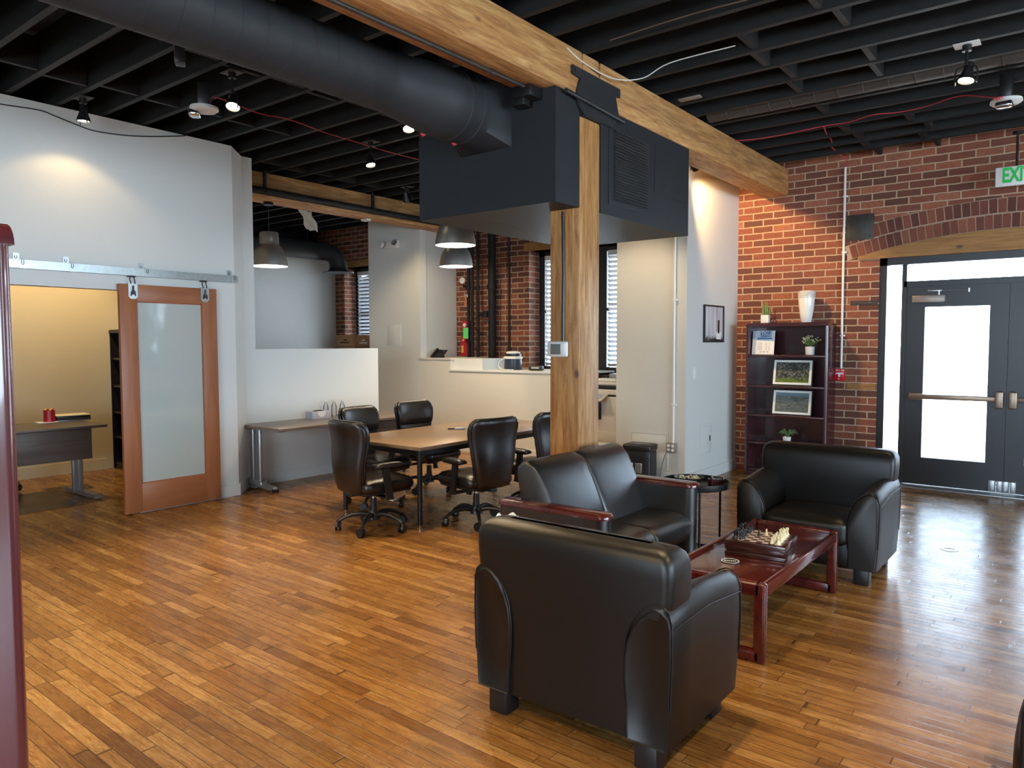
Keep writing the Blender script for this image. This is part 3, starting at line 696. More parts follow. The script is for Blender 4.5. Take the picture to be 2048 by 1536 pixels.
# ------------------------------------------------------------------ armchairs
def arm_outline(xi, xo, zt):
    return [(xi+.015, .10), (xi+.012, .22), (xi+.004, .33), (xi+.004, .40), (xi+.014, zt-.140), (xi+.036, zt-.085), (xi+.066, zt-.040), (xi+.100, zt-.012), (xi+.130, zt), (xo-.030, zt-.003), (xo-.006, zt-.022), (xo+.006, zt-.060), (xo+.008, .42), (xo+.002, .25), (xo-.008, .10)]
def armchair(name, loc, rz, label, w=.875, cushion=True):
    """local front is +Y; back at y=0, front of the arms at y=.62"""
    t = empty(name, loc, rz, label, 'armchair')
    L = MT['leather']; hw = w/2
    # back: shaped slab, full width above the arms, round top
    def back_ring(z, hx, y0, y1, n=10, r=.035):
        pts = []
        for (cx_, cy_, a0) in ((hx-r, y1-r, 0), (-hx+r, y1-r, PI/2), (-hx+r, y0+r, PI), (hx-r, y0+r, 1.5*PI)):
            for k in range(n//2+1): a = a0+PI/2*k/(n//2); pts.append(Vector((cx_+r*math.cos(a), cy_+r*math.sin(a), z)))
        return pts
    pr = [(.10, hw-.10, .00, .15), (.30, hw-.10, -.003, .16), (.42, hw-.085, -.006, .17), (.50, hw-.045, -.010, .175), (.56, hw-.014, -.012, .178), (.62, hw-.002, -.014, .18), (.70, hw+.002, -.018, .178), (.745, hw, -.018, .170), (.775, hw-.010, -.010, .155), (.792, hw-.028, .010, .135), (.800, hw-.06, .035, .115), (.803, hw-.12, .055, .10)]
    MB().loft([back_ring(*q) for q in pr]).build('backrest', L, t, ang=60)
    for s in (-1, 1):
        def arm_ring(y, k=1.0, zt=.60):
            # outline of the arm front in x,z, flared and rolled over at the top
            xi, xo = hw-.185, hw
            P = arm_outline(xi, xo, zt)
            cxm = (xi+xo)/2; czm = .34
            return [Vector((s*(cxm+(p[0]-cxm)*k), y, czm+(p[1]-czm)*(1-(1-k)*.3))) for p in P]
        a = MB().loft([arm_ring(-.012, .86), arm_ring(-.018, .93), arm_ring(-.008, 1.0, .615), arm_ring(.15, 1.0, .625), arm_ring(.35, 1, .618), arm_ring(.52, 1.0, .60), arm_ring(.595, 1.0, .590), arm_ring(.612, .97, .585), arm_ring(.620, .90, .58)]).build('armrest', L, t, ang=50)
        # piping following the panel edge, front and back
        xi, xo = hw-.185, hw
        for y, zt in ((.612, .592), (-.012, .617)):
            P = arm_outline(xi, xo, zt)[1:-1]
            MB().tube([(s*p[0], y, p[1]) for p in P], .0030, 6).build('piping', L, a)
        MB().tube([(s*(xo+.0095), -.005, .540), (s*(xo+.0095), .30, .545), (s*(xo+.0095), .60, .510)], .0022, 5).build('side_seam', L, a)
        for y in (.045, .535):
            MB().box(s*(hw-.10)-.045, y-.045, 0, s*(hw-.10)+.045, y+.045, .105, .006).build('leg', MT['plastic'], t)
    MB().box(-hw+.17, .02, .085, hw-.17, .58, .25, .02).build('seat_base', L, t)
    MB().cushion(-hw+.172, .14, .235, hw-.172, .640, .400, .045, (0, .012, .022), 8).build('seat_cushion', L, t, ang=60)
    return t
armchair('armchair', (-1.535, 2.285, 0), 0, 'black brown leather armchair in front with its back to us')
armchair('armchair', (-1.425, 5.49, 0), PI, 'black leather armchair facing us by the coffee table and bookcase')
armchair('armchair', (.51, 2.68, 0), PI/2, 'dark leather armchair cut off at the lower right edge of the picture')

# ------------------------------------------------------------------ loveseat, faces +X
t = empty('loveseat', (-2.36, 3.975, 0), 0, 'glossy black leather loveseat with mahogany arm caps beside the coffee table', 'sofa')
L = MT['leather2']; HY = .625
for s in (-1, 1):
    o0, o1 = s*(HY-.125), s*HY; ya, yb = min(o0, o1), max(o0, o1)
    def rrect(x0, x1, y0, y1, z, r, n=5):
        pts = []
        for (cx_, cy_, a0) in ((x1-r, y1-r, 0), (x0+r, y1-r, PI/2), (x0+r, y0+r, PI), (x1-r, y0+r, 1.5*PI)):
            for k in range(n+1): a = a0+PI/2*k/n; pts.append(Vector((cx_+r*math.cos(a), cy_+r*math.sin(a), z)))
        return pts
    a = MB().loft([rrect(-.385, .345, ya, yb, z, .055) for z in (.03, .3, .565)]).build('armrest', L, t, ang=30)
    MB().loft([rrect(-.40, .36, ya-.004, yb+.004, .567, .058), rrect(-.40, .36, ya-.004, yb+.004, .578, .058), rrect(-.395, .355, ya-.0, yb+.0, .590, .056), rrect(-.385, .345, ya+.01, yb-.01, .596, .05)]).build('arm_cap', tag(MT['mah']) if False else MT['mah'], a, ang=30)
    for x in (-.29, .22): MB().tube([(x, o1+s*.0005, .04), (x, o1+s*.0005, .56)], .002, 4).build('stitching', L, a)
    for x in (-.33, .29): MB().box(x-.02, (o0+o1)/2-.02, 0, x+.02, (o0+o1)/2+.02, .035, .003).build('foot', MT['plastic'], t)
MB().box(-.36, -HY+.12, .09, .20, HY-.12, .26, .01).build('seat_frame', L, t)
def back_cushion(y0, y1):
    ym = (y0+y1)/2; hy = (y1-y0)/2; rings = []
    # closed cross section in x,z, swept across y with a slight swell
    P = [(.02, .36), (-.01, .46), (-.06, .58), (-.105, .68), (-.145, .76), (-.185, .805), (-.235, .825), (-.285, .815), (-.315, .785), (-.318, .74), (-.29, .60), (-.24, .42), (-.20, .28), (-.05, .28)]
    for f in (-1, -.985, -.94, -.85, -.6, -.2, .2, .6, .85, .94, .985, 1):
        k = {1: .90, .985: .945, .94: .98, .85: .995}.get(abs(f), 1.0); sw = .012*(1-f*f)
        rings.append([Vector((-.15+(p[0]+.15)*k+(sw if i < 5 else 0), ym+hy*f, .55+(p[1]-.55)*k)) for i, p in enumerate(P)])
    return rings
sm = MB().loft(back_cushion(-HY+.10, -.004)).build('back_cushion', L, t, ang=55)
sm = MB().loft(back_cushion(.004, HY-.10)).build('back_cushion', L, t, ang=55)
def seat_cushion(y0, y1):
    ym = (y0+y1)/2; hy = (y1-y0)/2; rings = []
    P = [(-.16, .26), (-.16, .395), (0, .400), (.16, .405), (.27, .400), (.325, .375), (.352, .335), (.352, .285), (.325, .235), (.27, .205), (.1, .20)]
    for f in (-1, -.985, -.94, -.85, -.5, 0, .5, .85, .94, .985, 1):
        k = {1: .93, .985: .96, .94: .985, .85: .997}.get(abs(f), 1.0)
        rings.append([Vector((.08+(p[0]-.08)*k, ym+hy*f, .31+(p[1]-.31)*(k if p[1] < .3 or abs(f) < .9 else k))) for p in P])
    return rings
MB().loft(seat_cushion(-HY+.127, -.003)).build('seat_cushion', L, t, ang=55)
MB().loft(seat_cushion(.003, HY-.127)).build('seat_cushion', L, t, ang=55)

# ------------------------------------------------------------------ coffee table (mahogany, sled ends)
t = empty('coffee_table', (-1.425, 4.04, 0), 0, 'glossy mahogany coffee table with sled legs between the armchairs and loveseat', 'coffee table')
m = MT['mah']
for s in (-1, 1):
    y0, y1 = (s*.62-.022, s*.62+.022)
    o_ = [(-.262, 0), (.262, 0), (.262, .385), (-.262, .385)]
    b = MB()
    b.box(-.262, y0, 0, -.205, y1, .385, .012, 3).box(.205, y0, 0, .262, y1, .385, .012, 3).box(-.24, y0, .002, .24, y1, .058, .010, 2).box(-.24, y0, .318, .24, y1, .385, .012, 3)
    b.build('sled_leg', m, t)
for s in (-1, 1): MB().box(s*.245-.016, -.60, .315, s*.245+.016, .60, .378, .007, 2).build('side_rail', m, t)
MB().box(-.232, -.60, .345, .232, .60, .362, .002).build('table_top', m, t)

# ------------------------------------------------------------------ bookcases
def bookcase(loc, rz, label, w=.90, d=.31, h=1.735, shelves=(.080, .390, .705, 1.035, 1.378), cat='bookcase', mat=None, front=-1):
    """front faces -Y"""
    m = mat or MT['mahz']; t = empty('bookcase', loc, rz, label, cat)
    for s in (-1, 1):
        x0, x1 = (s*w/2-s*.0, s*(w/2-.034)); xa, xb = min(x0, x1), max(x0, x1)
        P = []
        r = .028
        for k in range(7): a = PI/2*k/6; P.append((xb-r+r*math.cos(a) if s > 0 else xa+r-r*math.cos(a), -d/2+r-r*math.sin(a)))
        P = P+([(xa, -d/2), (xa, d/2), (xb, d/2)] if s > 0 else [(xb, -d/2), (xb, d/2), (xa, d/2)])
        MB().prism(P, 'z', 0, h-.032).build('side_panel', m, t, ang=25)
    # top with rounded ends
    P = []; r = .040
    for k in range(7): a = PI/2*k/6; P.append((w/2-r+r*math.cos(a), h-r+r*math.sin(a)))
    for k in range(7): a = PI/2+PI/2*k/6; P.append((-w/2+r+r*math.cos(a), h-r+r*math.sin(a)))
    P += [(-w/2, h-.0405), (w/2, h-.0405)]
    P = [p for i, p in enumerate(P) if i == 0 or (Vector(p)-Vector(P[i-1])).length > 1e-5]
    MB().prism(P, 'y', -d/2-.002, d/2).build('top', m, t, ang=25)
    MB().box(-w/2+.03, d/2-.012, .04, w/2-.03, d/2-.004, h-.03).build('back_panel', m, t, smooth=False)
    MB().box(-w/2+.034, -d/2+.02, 0, w/2-.034, -d/2+.036, .065).build('plinth', m, t, smooth=False)
    for z in shelves: MB().box(-w/2+.034, -d/2+.012, z-.026, w/2-.034, d/2-.012, z, .004).build('shelf', m, t)
    return t
bookcase((-2.655, 8.435, 0), 0, 'tall open mahogany bookcase standing against the brick wall')
bookcase((-1.95, .335, 0), PI, 'mahogany bookcase side panel filling the left edge of the picture', mat=wood('mahogany side panel', (.060, .012, .014), (.105, .022, .024), (.165, .045, .048), 'z', .45, .2, coat=.7, bstr=.01, streak=12))
bookcase((-8.95, 4.20, 0), 0, 'dark bookcase in the office corner partly behind the sliding door', h=1.69, shelves=(.08, .40, .70, 1.02, 1.35), mat=simple('espresso laminate', (.010, .007, .009), .4, coat=.2))

# ------------------------------------------------------------------ tables
t = empty('conference_table', (-4.745, 5.28, 0), 0, 'long walnut topped conference table with round black legs', 'table')
MB().box(-.525, -1.10, .650, .525, 1.10, .680, .003).build('table_top', MT['lam'], t)
MB().box(-.47, -1.05, .60, .47, -1.03, .650).box(-.47, 1.03, .60, .47, 1.05, .650).box(-.47, -1.05, .60, -.45, 1.05, .650).box(.45, -1.05, .60, .47, 1.05, .650).build('apron', MT['bmetal'], t, smooth=False)
for x in (-.47, .47):
    for y in (-1.05, 1.05):
        lg = MB().cyl((x, y, .03), (x, y, .652), .0215, seg=16).build('leg', MT['bmetal'], t)
        MB().cyl((x, y, 0), (x, y, .03), .016, .020, seg=12).build('leveller', MT['chrome'], lg)
t = empty('credenza_table', (-6.61, 5.30, 0), 0, 'narrow grey walnut side table with silver legs against the half wall', 'table')
MB().box(-.355, -1.02, .648, .355, .96, .675, .003).build('table_top', MT['lamx'], t)
lg = MB().box(-.31, -.945, .04, -.25, -.905, .648, .012, 3).box(-.21, -.945, .04, -.13, -.905, .648, .016, 3).box(-.34, -.965, .035, -.09, -.885, .095, .018, 3).box(-.31, -.97, .628, .25, -.88, .648, .004).build('leg', MT['silver'], t)
MB().prism([(-.32, .01), (-.32, .075), (-.10, .075), (.10, .052), (.115, .02), (-.02, .02), (-.15, .03), (-.2, .01)], 'y', -.95, -.90).build('foot', MT['silver'], t)
MB().box(.085, -.955, 0, .13, -.895, .035, .004).build('foot_pad', MT['plastic'], t)
lg = MB().box(-.31, .905, .04, -.13, .945, .648, .016, 3).build('leg', MT['silver'], t)
p = MB().box(-.28, .30, .06, .28, .82, .645, .003).build('drawer_pedestal', MT['lamd'], t)
for z in (.07, .26, .45):
    MB().box(.28, .305, z, .296, .815, z+.18, .003).build('drawer_front', MT['lamd'], p)
for x in (-.22, .22):
    for y in (.36, .76): MB().cyl((x, y, 0), (x, y, .06), .02, seg=10).build('caster', MT['plastic'], p)
t = empty('office_desk', (-8.05, 2.50, 0), 0, 'dark walnut desk with silver T leg seen through the office opening', 'desk')
MB().prism([(-.39, .700), (-.39, .722), (.385, .722), (.385, .706), (.372, .696), (.2, .700)], 'y', -.95, .76).build('desk_top', MT['lamd'], t, ang=30)
MB().box(.255, -.90, .385, .273, .655, .700, .002).build('modesty_panel', MT['lamd'], t)
for y in (.63, -.8):
    lg = MB().box(-.035, y-.055, .03, .005, y-.005, .70, .004).box(-.03, y-.005, .03, -.0, y+.045, .70, .004).box(-.28, y-.03, .675, .25, y+.03, .70, .003).build('leg', MT['silver'], t)
    MB().prism([(-.26, .008), (-.245, .045), (.42, .05), (.455, .035), (.455, .008)], 'y', y-.04, y+.04).build('foot', MT['silver'], lg, ang=20)
o = MB().box(-8.42, 1.7, .001, -7.46, 2.93, .006, .001).build('chair_mat', MT['mat']); recentre(tag(o, 'thin brown rectangular chair mat under the office desk', 'mat'))

# ------------------------------------------------------------------ office chairs, face +Y
def office_chair(label, loc, rz):
    t = empty('office_chair', loc, rz, label, 'office chair', 'leather chairs around the conference table')
    L = MT['leather3']; P_ = MT['plastic']
    b = MB().cyl((0, 0, .085), (0, 0, .145), .052, .040, 20).cyl((0, 0, .145), (0, 0, .16), .04, .032, 20)
    base = b.build('base_hub', P_, t)
    for k in range(5):
        a = 2*PI*k/5+.35; c, s = math.cos(a), math.sin(a)
        pts = [(.03, .118), (.10, .132), (.17, .128), (.23, .108), (.275, .082), (.285, .072)]
        MB().tube([(r*c, r*s, z) for r, z in pts], [.019, .018, .017, .015, .013, .012], 8).cyl((.285*c, .285*s, .05), (.285*c, .285*s, .09), .013, seg=10).build('base_arm', P_, base)
        q = a+random.uniform(-.9, .9); wx, wy = math.cos(q), math.sin(q); cx_, cy_ = .285*c+.012*wy, .285*s-.012*wx
        w = MB()
        for sd in (-1, 1): w.cyl((cx_+wx*.006*sd, cy_+wy*.006*sd, .036), (cx_+wx*.024*sd, cy_+wy*.024*sd, .036), .036, .033, 18)
        w.cyl((cx_-wx*.006, cy_-wy*.006, .036), (cx_+wx*.006, cy_+wy*.006, .036), .012, seg=8)
        w.tube([(.285*c, .285*s, .075), (cx_, cy_, .068), (cx_, cy_, .038)], .010, 6)
        w.build('caster', P_, t)
    gc = MB().cyl((0, 0, .15), (0, 0, .255), .029, .025, 20).build('gas_column', P_, t)
    MB().cyl((0, 0, .255), (0, 0, .335), .013, seg=14).build('gas_rod', MT['chrome'], gc)
    me = MB().box(-.06, -.13, .285, .06, .09, .335, .015, 3).cyl((0, 0, .275), (0, 0, .30), .034, .045, 16).box(-.035, -.235, .30, .035, -.10, .33, .008).build('tilt_mechanism', P_, t)
    MB().cyl((0, .10, .235), (0, .085, .30), .026, .022, 14).build('tension_knob', P_, me)
    MB().tube([(.05, .02, .315), (.19, .03, .305)], .007, 6).ell((.20, .03, .304), .022, .012, .008, 10, 6).build('height_lever', P_, me)
    # seat, waterfall front
    b = MB().cushion(-.235, -.215, .335, .235, .255, .435, .045, (0, .012, .018), 8)
    b.build('seat', L, t, ang=60)
    MB().cushion(-.215, -.20, .322, .215, .225, .350, .012, (0, 0, 0), 5).build('seat_pan', P_, t, ang=60)
    # back shell: S profile, wide head
    def prof(f):      # f 0..1 bottom->top
        z = .335+.575*f
        hw_ = .150+.098*min(1, f/.84)**.62 if f < .84 else .248-.01*((f-.84)/.16)
        if f > .9: hw_ *= 1-.15*((f-.9)/.1)**2
        y = -.245-.018*math.sin(2*PI*f-.6)-.075*f*f
        return z, hw_, y
    def brng(f, th0, th1, sc=1.0, n=26):
        z, hw_, y = prof(f); out = []
        for k in range(n):
            a = 2*PI*k/n; c, s = math.cos(a), math.sin(a)
            ex = math.copysign(abs(c)**.5, c); ey = math.copysign(abs(s)**.65, s)
            x = hw_*ex*sc; wrap = .045*(x/.22)**2
            out.append(Vector((x, y+wrap+(th1 if ey > 0 else th0)*ey, z)))
        return out
    fs = [0, .015, .04, .09, .16, .25, .35, .45, .55, .65, .75, .84, .91, .955, .985, 1.0]
    def th(f, a): return a*min(1, (f/.05+.25)**.6)*min(1, ((1-f)/.06+.22)**.6)
    bk = MB().loft([brng(f, th(f, .040), th(f, .020), 1.0) for f in fs]).build('backrest', L, t, ang=60)
    fu = [.60, .61, .64, .70, .78, .86, .93, .97, .995, 1.005]
    MB().loft([[p+Vector((0, .030, (f-.8)*.02)) for p in brng(min(f, 1), .02, .034*min(1, (max(f-.598, .001)/.05)**.5)*min(1, (max(1.01-f, .001)/.05)**.5), .985)] for f in fu]).build('head_cushion', L, bk, ang=60)
    fl = [.03, .05, .09, .16, .25, .34, .43, .51, .56, .59, .60]
    MB().loft([[p+Vector((0, .030, 0)) for p in brng(f, .02, .036*min(1, (max(f-.025, .001)/.06)**.5)*min(1, (max(.605-f, .001)/.06)**.5), .97)] for f in fl]).build('lumbar_cushion', L, bk, ang=60)
    # shell edge welt
    for s in (-1, 1):
        MB().tube([(s*(prof(f)[1]+.002), prof(f)[2]+.038, prof(f)[0]) for f in fs[3:13]], .006, 6).build('edge_welt', L, bk)
        a = MB().loft([[Vector((s*(.262+dx), y+dy, z)) for dx, dy in ((-.012, -.028), (.012, -.028), (.014, .028), (-.014, .028))] for y, z in ((-.02, .285), (-.035, .40), (-.05, .49), (-.055, .545))]).box(min(s*.06, s*.27), -.04, .285, max(s*.06, s*.27), .02, .300, .004).build('arm_post', P_, t, ang=50)
        MB().cushion(s*.262-.042, -.165, .543, s*.262+.042, .095, .578, .017, (0, 0, .007), 6).build('arm_pad', L, a, ang=60)
    return t
oc = office_chair('black leather office chair nearest the sliding door, its tall back toward us', (-4.58, 4.00, 0), math.radians(-8))
MB().box(.05, .06, .262, .17, .20, .3225, rot=Matrix.Rotation(math.radians(18), 3, 'X')).build('paper_tag', MT['paper'], oc, smooth=False)
for lab, loc, rz in (('black leather office chair on the far side of the table beside the side table end', (-5.28, 4.66, 0), math.radians(-84)),
                     ('black leather office chair on the far side of the table with its front toward us', (-5.36, 5.44, 0), math.radians(-92)),
                     ('black leather office chair with shiny back on the near long side of the table', (-4.04, 4.66, 0), math.radians(80)),
                     ('black leather office chair half hidden behind the timber post and loveseat', (-3.98, 5.42, 0), math.radians(84)),
                     ('black office chair in the office of which only one caster shows', (-8.75, 2.52, .006), math.radians(-90))):
    c = copy_tree([o for o in bpy.data.objects if o.name == 'office_chair'][0]); c.location = loc; c.rotation_euler = (0, 0, rz); c['label'] = lab
    for k in [k for k in children(c) if k.name.startswith('paper_tag')]: bpy.data.objects.remove(k)
    if 'office of' in lab: del c['group']

# ------------------------------------------------------------------ round side table behind the loveseat
t = empty('side_table', (-2.20, 4.93, 0), 0, 'round black metal tray table between the loveseat and the far armchair', 'side table')
MB().lathe([(0, .488), (.225, .488), (.236, .492), (.240, .50), (.240, .535), (.236, .537), (.232, .535), (.230, .504), (.222, .498), (0, .498)], (0, 0, 0), 48).build('tray_top', MT['plastic'], t, ang=30)
for k in range(3):
    a = math.radians(62+k*120); c, s = math.cos(a)*.225, math.sin(a)*.225
    MB().cyl((c, s, .012), (c, s, .49), .0085, seg=10).build('leg', MT['bmetal'], t)
MB().tube([(.225*math.cos(2*PI*k/40), .225*math.sin(2*PI*k/40), .009) for k in range(40)], .009, 8, closed=True).build('base_ring', MT['bmetal'], t)

# ------------------------------------------------------------------ pendants and spots
WARM = (1.0, .75, .42)
def spot_light(name, parent, loc, aim, power, size, blend=.4, col=WARM, r=.03):
    l = bpy.data.lights.new(name, 'SPOT'); l.energy = power; l.color = col; l.spot_size = math.radians(size); l.spot_blend = blend; l.shadow_soft_size = r
    o = bpy.data.objects.new(name, l); COL.objects.link(o); o.location = loc
    o.rotation_euler = (Vector(aim)-Vector(loc)).to_track_quat('-Z', 'Y').to_euler()
    if parent: o.parent = parent; o.matrix_parent_inverse = Matrix.Translation(-Vector(parent.location))
    return o
def pendant(loc, topz, label, power):
    """loc = centre of the rim"""
    t = empty('pendant_lamp', loc, 0, label, 'pendant lamp', 'brushed metal pendant lamps')
    sh = MB().lathe([(.208, 0), (.210, .003), (.205, .05), (.192, .12), (.170, .18), (.140, .225), (.118, .245), (.112, .255), (.110, .30), (.108, .385), (.102, .395), (.0, .395)], (0, 0, 0), 48).build('lamp_shade', MT['pend'], t, ang=30)
    MB().lathe([(.206, .002), (.200, .05), (.186, .12), (.164, .18), (.134, .222), (.10, .25), (0, .252)], (0, 0, 0), 48).build('shade_inside', MT['pendin'], sh, ang=60)
    h = topz-loc[2]
    MB().cyl((0, 0, .39), (0, 0, h-.02), .004, seg=6).build('cord', MT['plastic'], t)
    MB().lathe([(0, h), (.055, h), (.060, h-.012), (.055, h-.035), (0, h-.035)], (0, 0, 0), 24).build('ceiling_rose', MT['bmetal'], t)
    spot_light('pendant_glow', t, (loc[0], loc[1], loc[2]+.08), (loc[0], loc[1], 0), power, 128, .8, (1, .80, .55), .08)
    return t
pendant((-7.635, 5.12, 2.425), 3.17, 'brushed metal pendant lamp hanging alone above the half wall on the left', 60)
pendant((-5.20, 5.69, 2.525), 3.47, 'nearer brushed metal pendant lamp whose top is cut by the charcoal enclosure', 120)
pendant((-6.27, 6.87, 2.470), 3.47, 'brushed metal pendant lamp hanging lower and behind the other middle one', 110)

def track_spot(loc, aim, label, power, size=50, blend=.5, plate=MT['dmetal'], yoke=True, col=WARM, glow=True):
    """loc = lamp face centre; the fixture hangs from the joists"""
    t = empty('spot_lamp', loc, 0, label, 'spotlight', 'ceiling spotlights')
    d = (Vector(aim)-Vector(loc)).normalized(); up = JZ-loc[2]
    MB().box(-.075, -.055, up-.006, .075, .055, up-.0005, .001).build('mounting_plate', plate, t)
    MB().cyl((0, 0, up-.006), (0, 0, up-.045), .028, seg=16).cyl((0, 0, up-.045), (0, 0, .105), .010, seg=8).build('stem', MT['bmetal'], t)
    q = d.to_track_quat('Z', 'X').to_matrix()
    def rot(p): return q@Vector(p)
    b = MB(); prof = [(.0, -.125), (.026, -.125), (.029, -.12), (.029, -.075), (.034, -.06), (.048, -.02), (.051, .0), (.047, .002), (.044, -.012)]
    b.loft([[rot((r*math.cos(2*PI*k/24), r*math.sin(2*PI*k/24), z)) for k in range(24)] for r, z in prof])
    hd = b.build('lamp_head', MT['bmetal'], t)
    MB().loft([[rot((r*math.cos(2*PI*k/20), r*math.sin(2*PI*k/20), z)) for k in range(20)] for r, z in ((.0435, -.010), (.03, -.004), (.0, -.002))]).build('bulb', MT['bulb'], hd)
    if yoke:
        MB().tube([(-.062, 0, -.02), (-.064, 0, .05), (-.055, 0, .085), (0, 0, .105), (.055, 0, .085), (.064, 0, .05), (.062, 0, -.02)], .005, 6).build('yoke', MT['bmetal'], t)
    p = Vector(loc)+d*.012
    spot_light('spot_beam', t, p, aim, power, size, blend, col)
    return t
SP = 1.0
track_spot((-6.36, 2.60, 3.285), (-6.33, 2.55, 1.0), 'lit black spotlight close to the grey wall above the sliding door rail', 13*SP, 128, .35, col=(1, .68, .30))
track_spot((-4.93, 3.03, 3.225), (-3.9, 1.9, 0), 'lit black spotlight beside the white smoke detector, left of the black duct', 250*SP, 84, .5)
track_spot((-4.35, 4.22, 3.230), (-3.1, 3.4, 0), 'lit black spotlight tucked under the black duct near the enclosure', 200*SP, 80, .5)
track_spot((-5.56, 4.88, 3.245), (-4.6, 4.7, 0), 'lit black spotlight between joists left of the enclosure', 150*SP, 76, .5)
track_spot((-6.80, 6.55, 3.29), (-7.3, 7.7, 1.0), 'small lit spotlight peeking out at the left edge of the enclosure', 105*SP, 100, .5)
track_spot((-.705, 5.75, 3.235), (-1.1, 4.9, 0), 'lit spotlight with a white mounting plate near the exit sign', 60*SP, 70, .5, plate=MT['white'])
track_spot((-3.20, 7.12, 3.285), (-2.92, 8.60, 2.35), 'black spotlight at the right edge of the enclosure aimed at the bricks', 190*SP, 82, .6, col=(1, .62, .26))
track_spot((.55, 2.3, 3.25), (-.1, 2.9, 0), 'black spotlight on the ceiling right of the front armchair', 190*SP, 84, .5)
# spots further back in the room, out of view, that light the floor
track_spot((-1.9, -.6, 3.25), (-2.3, 1.2, 0), 'black spotlight on the ceiling behind the viewer', 240*SP, 84, .5)
track_spot((-4.9, -.3, 3.25), (-4.6, 1.6, 0), 'black spotlight on the ceiling behind the viewer to the left', 240*SP, 84, .5)
track_spot((-1.55, 3.0, 3.25), (-1.2, 1.6, 0), 'black spotlight on the ceiling above the front armchair', 170*SP, 84, .5)
track_spot((-8.3, 3.3, 3.2), (-9.3, 3.0, 1.4), 'black spotlight inside the office washing its tan wall', 190*SP, 110, .6)
track_spot((-3.7, 6.1, 3.2), (-4.0, 7.2, .9), 'black spotlight behind the enclosure washing the cream wall', 75*SP, 86, .7)
# ------------------------------------------------------------------ things on the brick wall
t = empty('tie_plate', (-1.99, 8.598, 2.612), 0, 'square rusty dark iron tie plate bolted to the brick wall', 'metal plate')
MB().box(-.136, -.016, 0, .136, 0, .271, .003).build('plate', MT['dmetal'], t)
for x in (-.10, .10):
    for z in (.035, .235): MB().cyl((x, -.016, z), (x, -.026, z), .014, seg=6).build('bolt', MT['dmetal'], t)
t = empty('conduit', (-2.147, 8.582, 1.232), 0, 'white conduit running down the brick wall to the red pull station', 'conduit')
MB().cyl((0, 0, 0), (-.002, 0, 2.17), .0125, seg=12).build('conduit_pipe', MT['white'], t)
for z in (.35, 1.25, 1.85): MB().box(-.018, -.018, z, .032, .016, z+.018, .003).build('conduit_strap', MT['white'], t)
t = empty('fire_pull_station', (-2.155, 8.592, 1.10), 0, 'red fire alarm pull station with white T handle beside the bookcase', 'fire alarm')
MB().box(-.052, -.052, 0, .052, 0, .128, .006).build('case', MT['red'], t)
MB().box(-.035, -.062, .070, .035, -.050, .086, .002).box(-.008, -.062, .040, .008, -.050, .072, .002).build('pull_handle', MT['white'], t)
for i, (x, z, w) in enumerate(((-.034, .108, .018), (-.008, .108, .010), (.018, .108, .032), (-.012, .014, .016))): MB().box(x, -.054, z, x+w, -.0515, z+.009).build('label_mark', MT['white'], t, smooth=False)
t = empty('exit_sign', (-.598, 8.40, 2.975), 0, 'white exit sign with green letters hanging before the brick wall at the right edge', 'exit sign')
MB().box(-.165, -.022, 0, .165, .022, .180, .005).build('sign_panel', MT['white'], t)
gt = simple('exit green', (.0, .50, .06), .5)
text('letters', 'EXIT', .188, gt, t, Matrix.Translation((.004, -.024, .094)) @ RX90, .001, sx=.60, bold=.006)
MB().cyl((0, 0, .18), (0, 0, JZ-2.975-.0), .011, seg=10).cyl((0, 0, JZ-2.975-.02), (0, 0, JZ-2.975), .045, seg=20).build('stem', MT['bmetal'], t)

def detector(loc, rz, label, tilt=0):
    t = empty('fire_strobe', loc, rz, label, 'fire strobe'); up = JZ-loc[2]
    MB().box(-.04, -.04, .03, .04, .04, up-.005, .004).build('back_box', MT['bmetal'], t)
    MB().lathe([(0, -.012), (.085, -.010), (.103, .003), (.100, .022), (.06, .032), (0, .034)], (0, 0, 0), 40).build('housing', MT['white'], t)
    l = MB().cushion(-.055, -.105, -.055, .055, -.025, -.002, .02, n=5).build('strobe_lens', MT['chrome'], t)
    MB().cushion(-.045, -.112, -.050, .045, -.030, -.010, .012, n=4).build('lens_glass', MT['pet'], l)
    w = text('letters', 'FIRE', .036, MT['redcord'], t, Matrix.Translation((-.030, -.1005, .012)) @ RX90, .001, bold=.001)
    return t
detector((-5.30, 3.02, 3.27), math.radians(-38), 'white round fire strobe on the ceiling left of the black duct')
detector((-.545, 6.55, 3.26), math.radians(-5), 'white round fire strobe on the ceiling above the entrance doors')

def cable(name, pts, r, mat, label, cat='cable', seg=6):
    # smooth through the points
    P = [Vector(p) for p in pts]; out = []
    for i in range(len(P)-1):
        p0, p1, p2, p3 = P[max(i-1, 0)], P[i], P[i+1], P[min(i+2, len(P)-1)]
        for k in range(5):
            s = k/5; out.append(.5*((2*p1)+(-p0+p2)*s+(2*p0-5*p1+4*p2-p3)*s*s+(-p0+3*p1-3*p2+p3)*s**3))
    out.append(P[-1])
    o = MB().tube(out, r, seg).build(name, mat); return recentre(tag(o, label, cat))
cable('alarm_wire', [(-2.753, 6.99, 3.452), (-2.573, 7.03, 3.445), (-2.354, 7.07, 3.452), (-2.12, 7.05, 3.455), (-1.96, 7.06, 3.462), (-1.74, 7.06, 3.46), (-1.526, 6.95, 3.455), (-1.337, 7.0, 3.452), (-1.114, 6.95, 3.448), (-.869, 6.8, 3.44), (-.62, 6.62, 3.33)], .0042, MT['redcord'], 'thin red alarm wire strung along the right hand ceiling joists', 'wire')
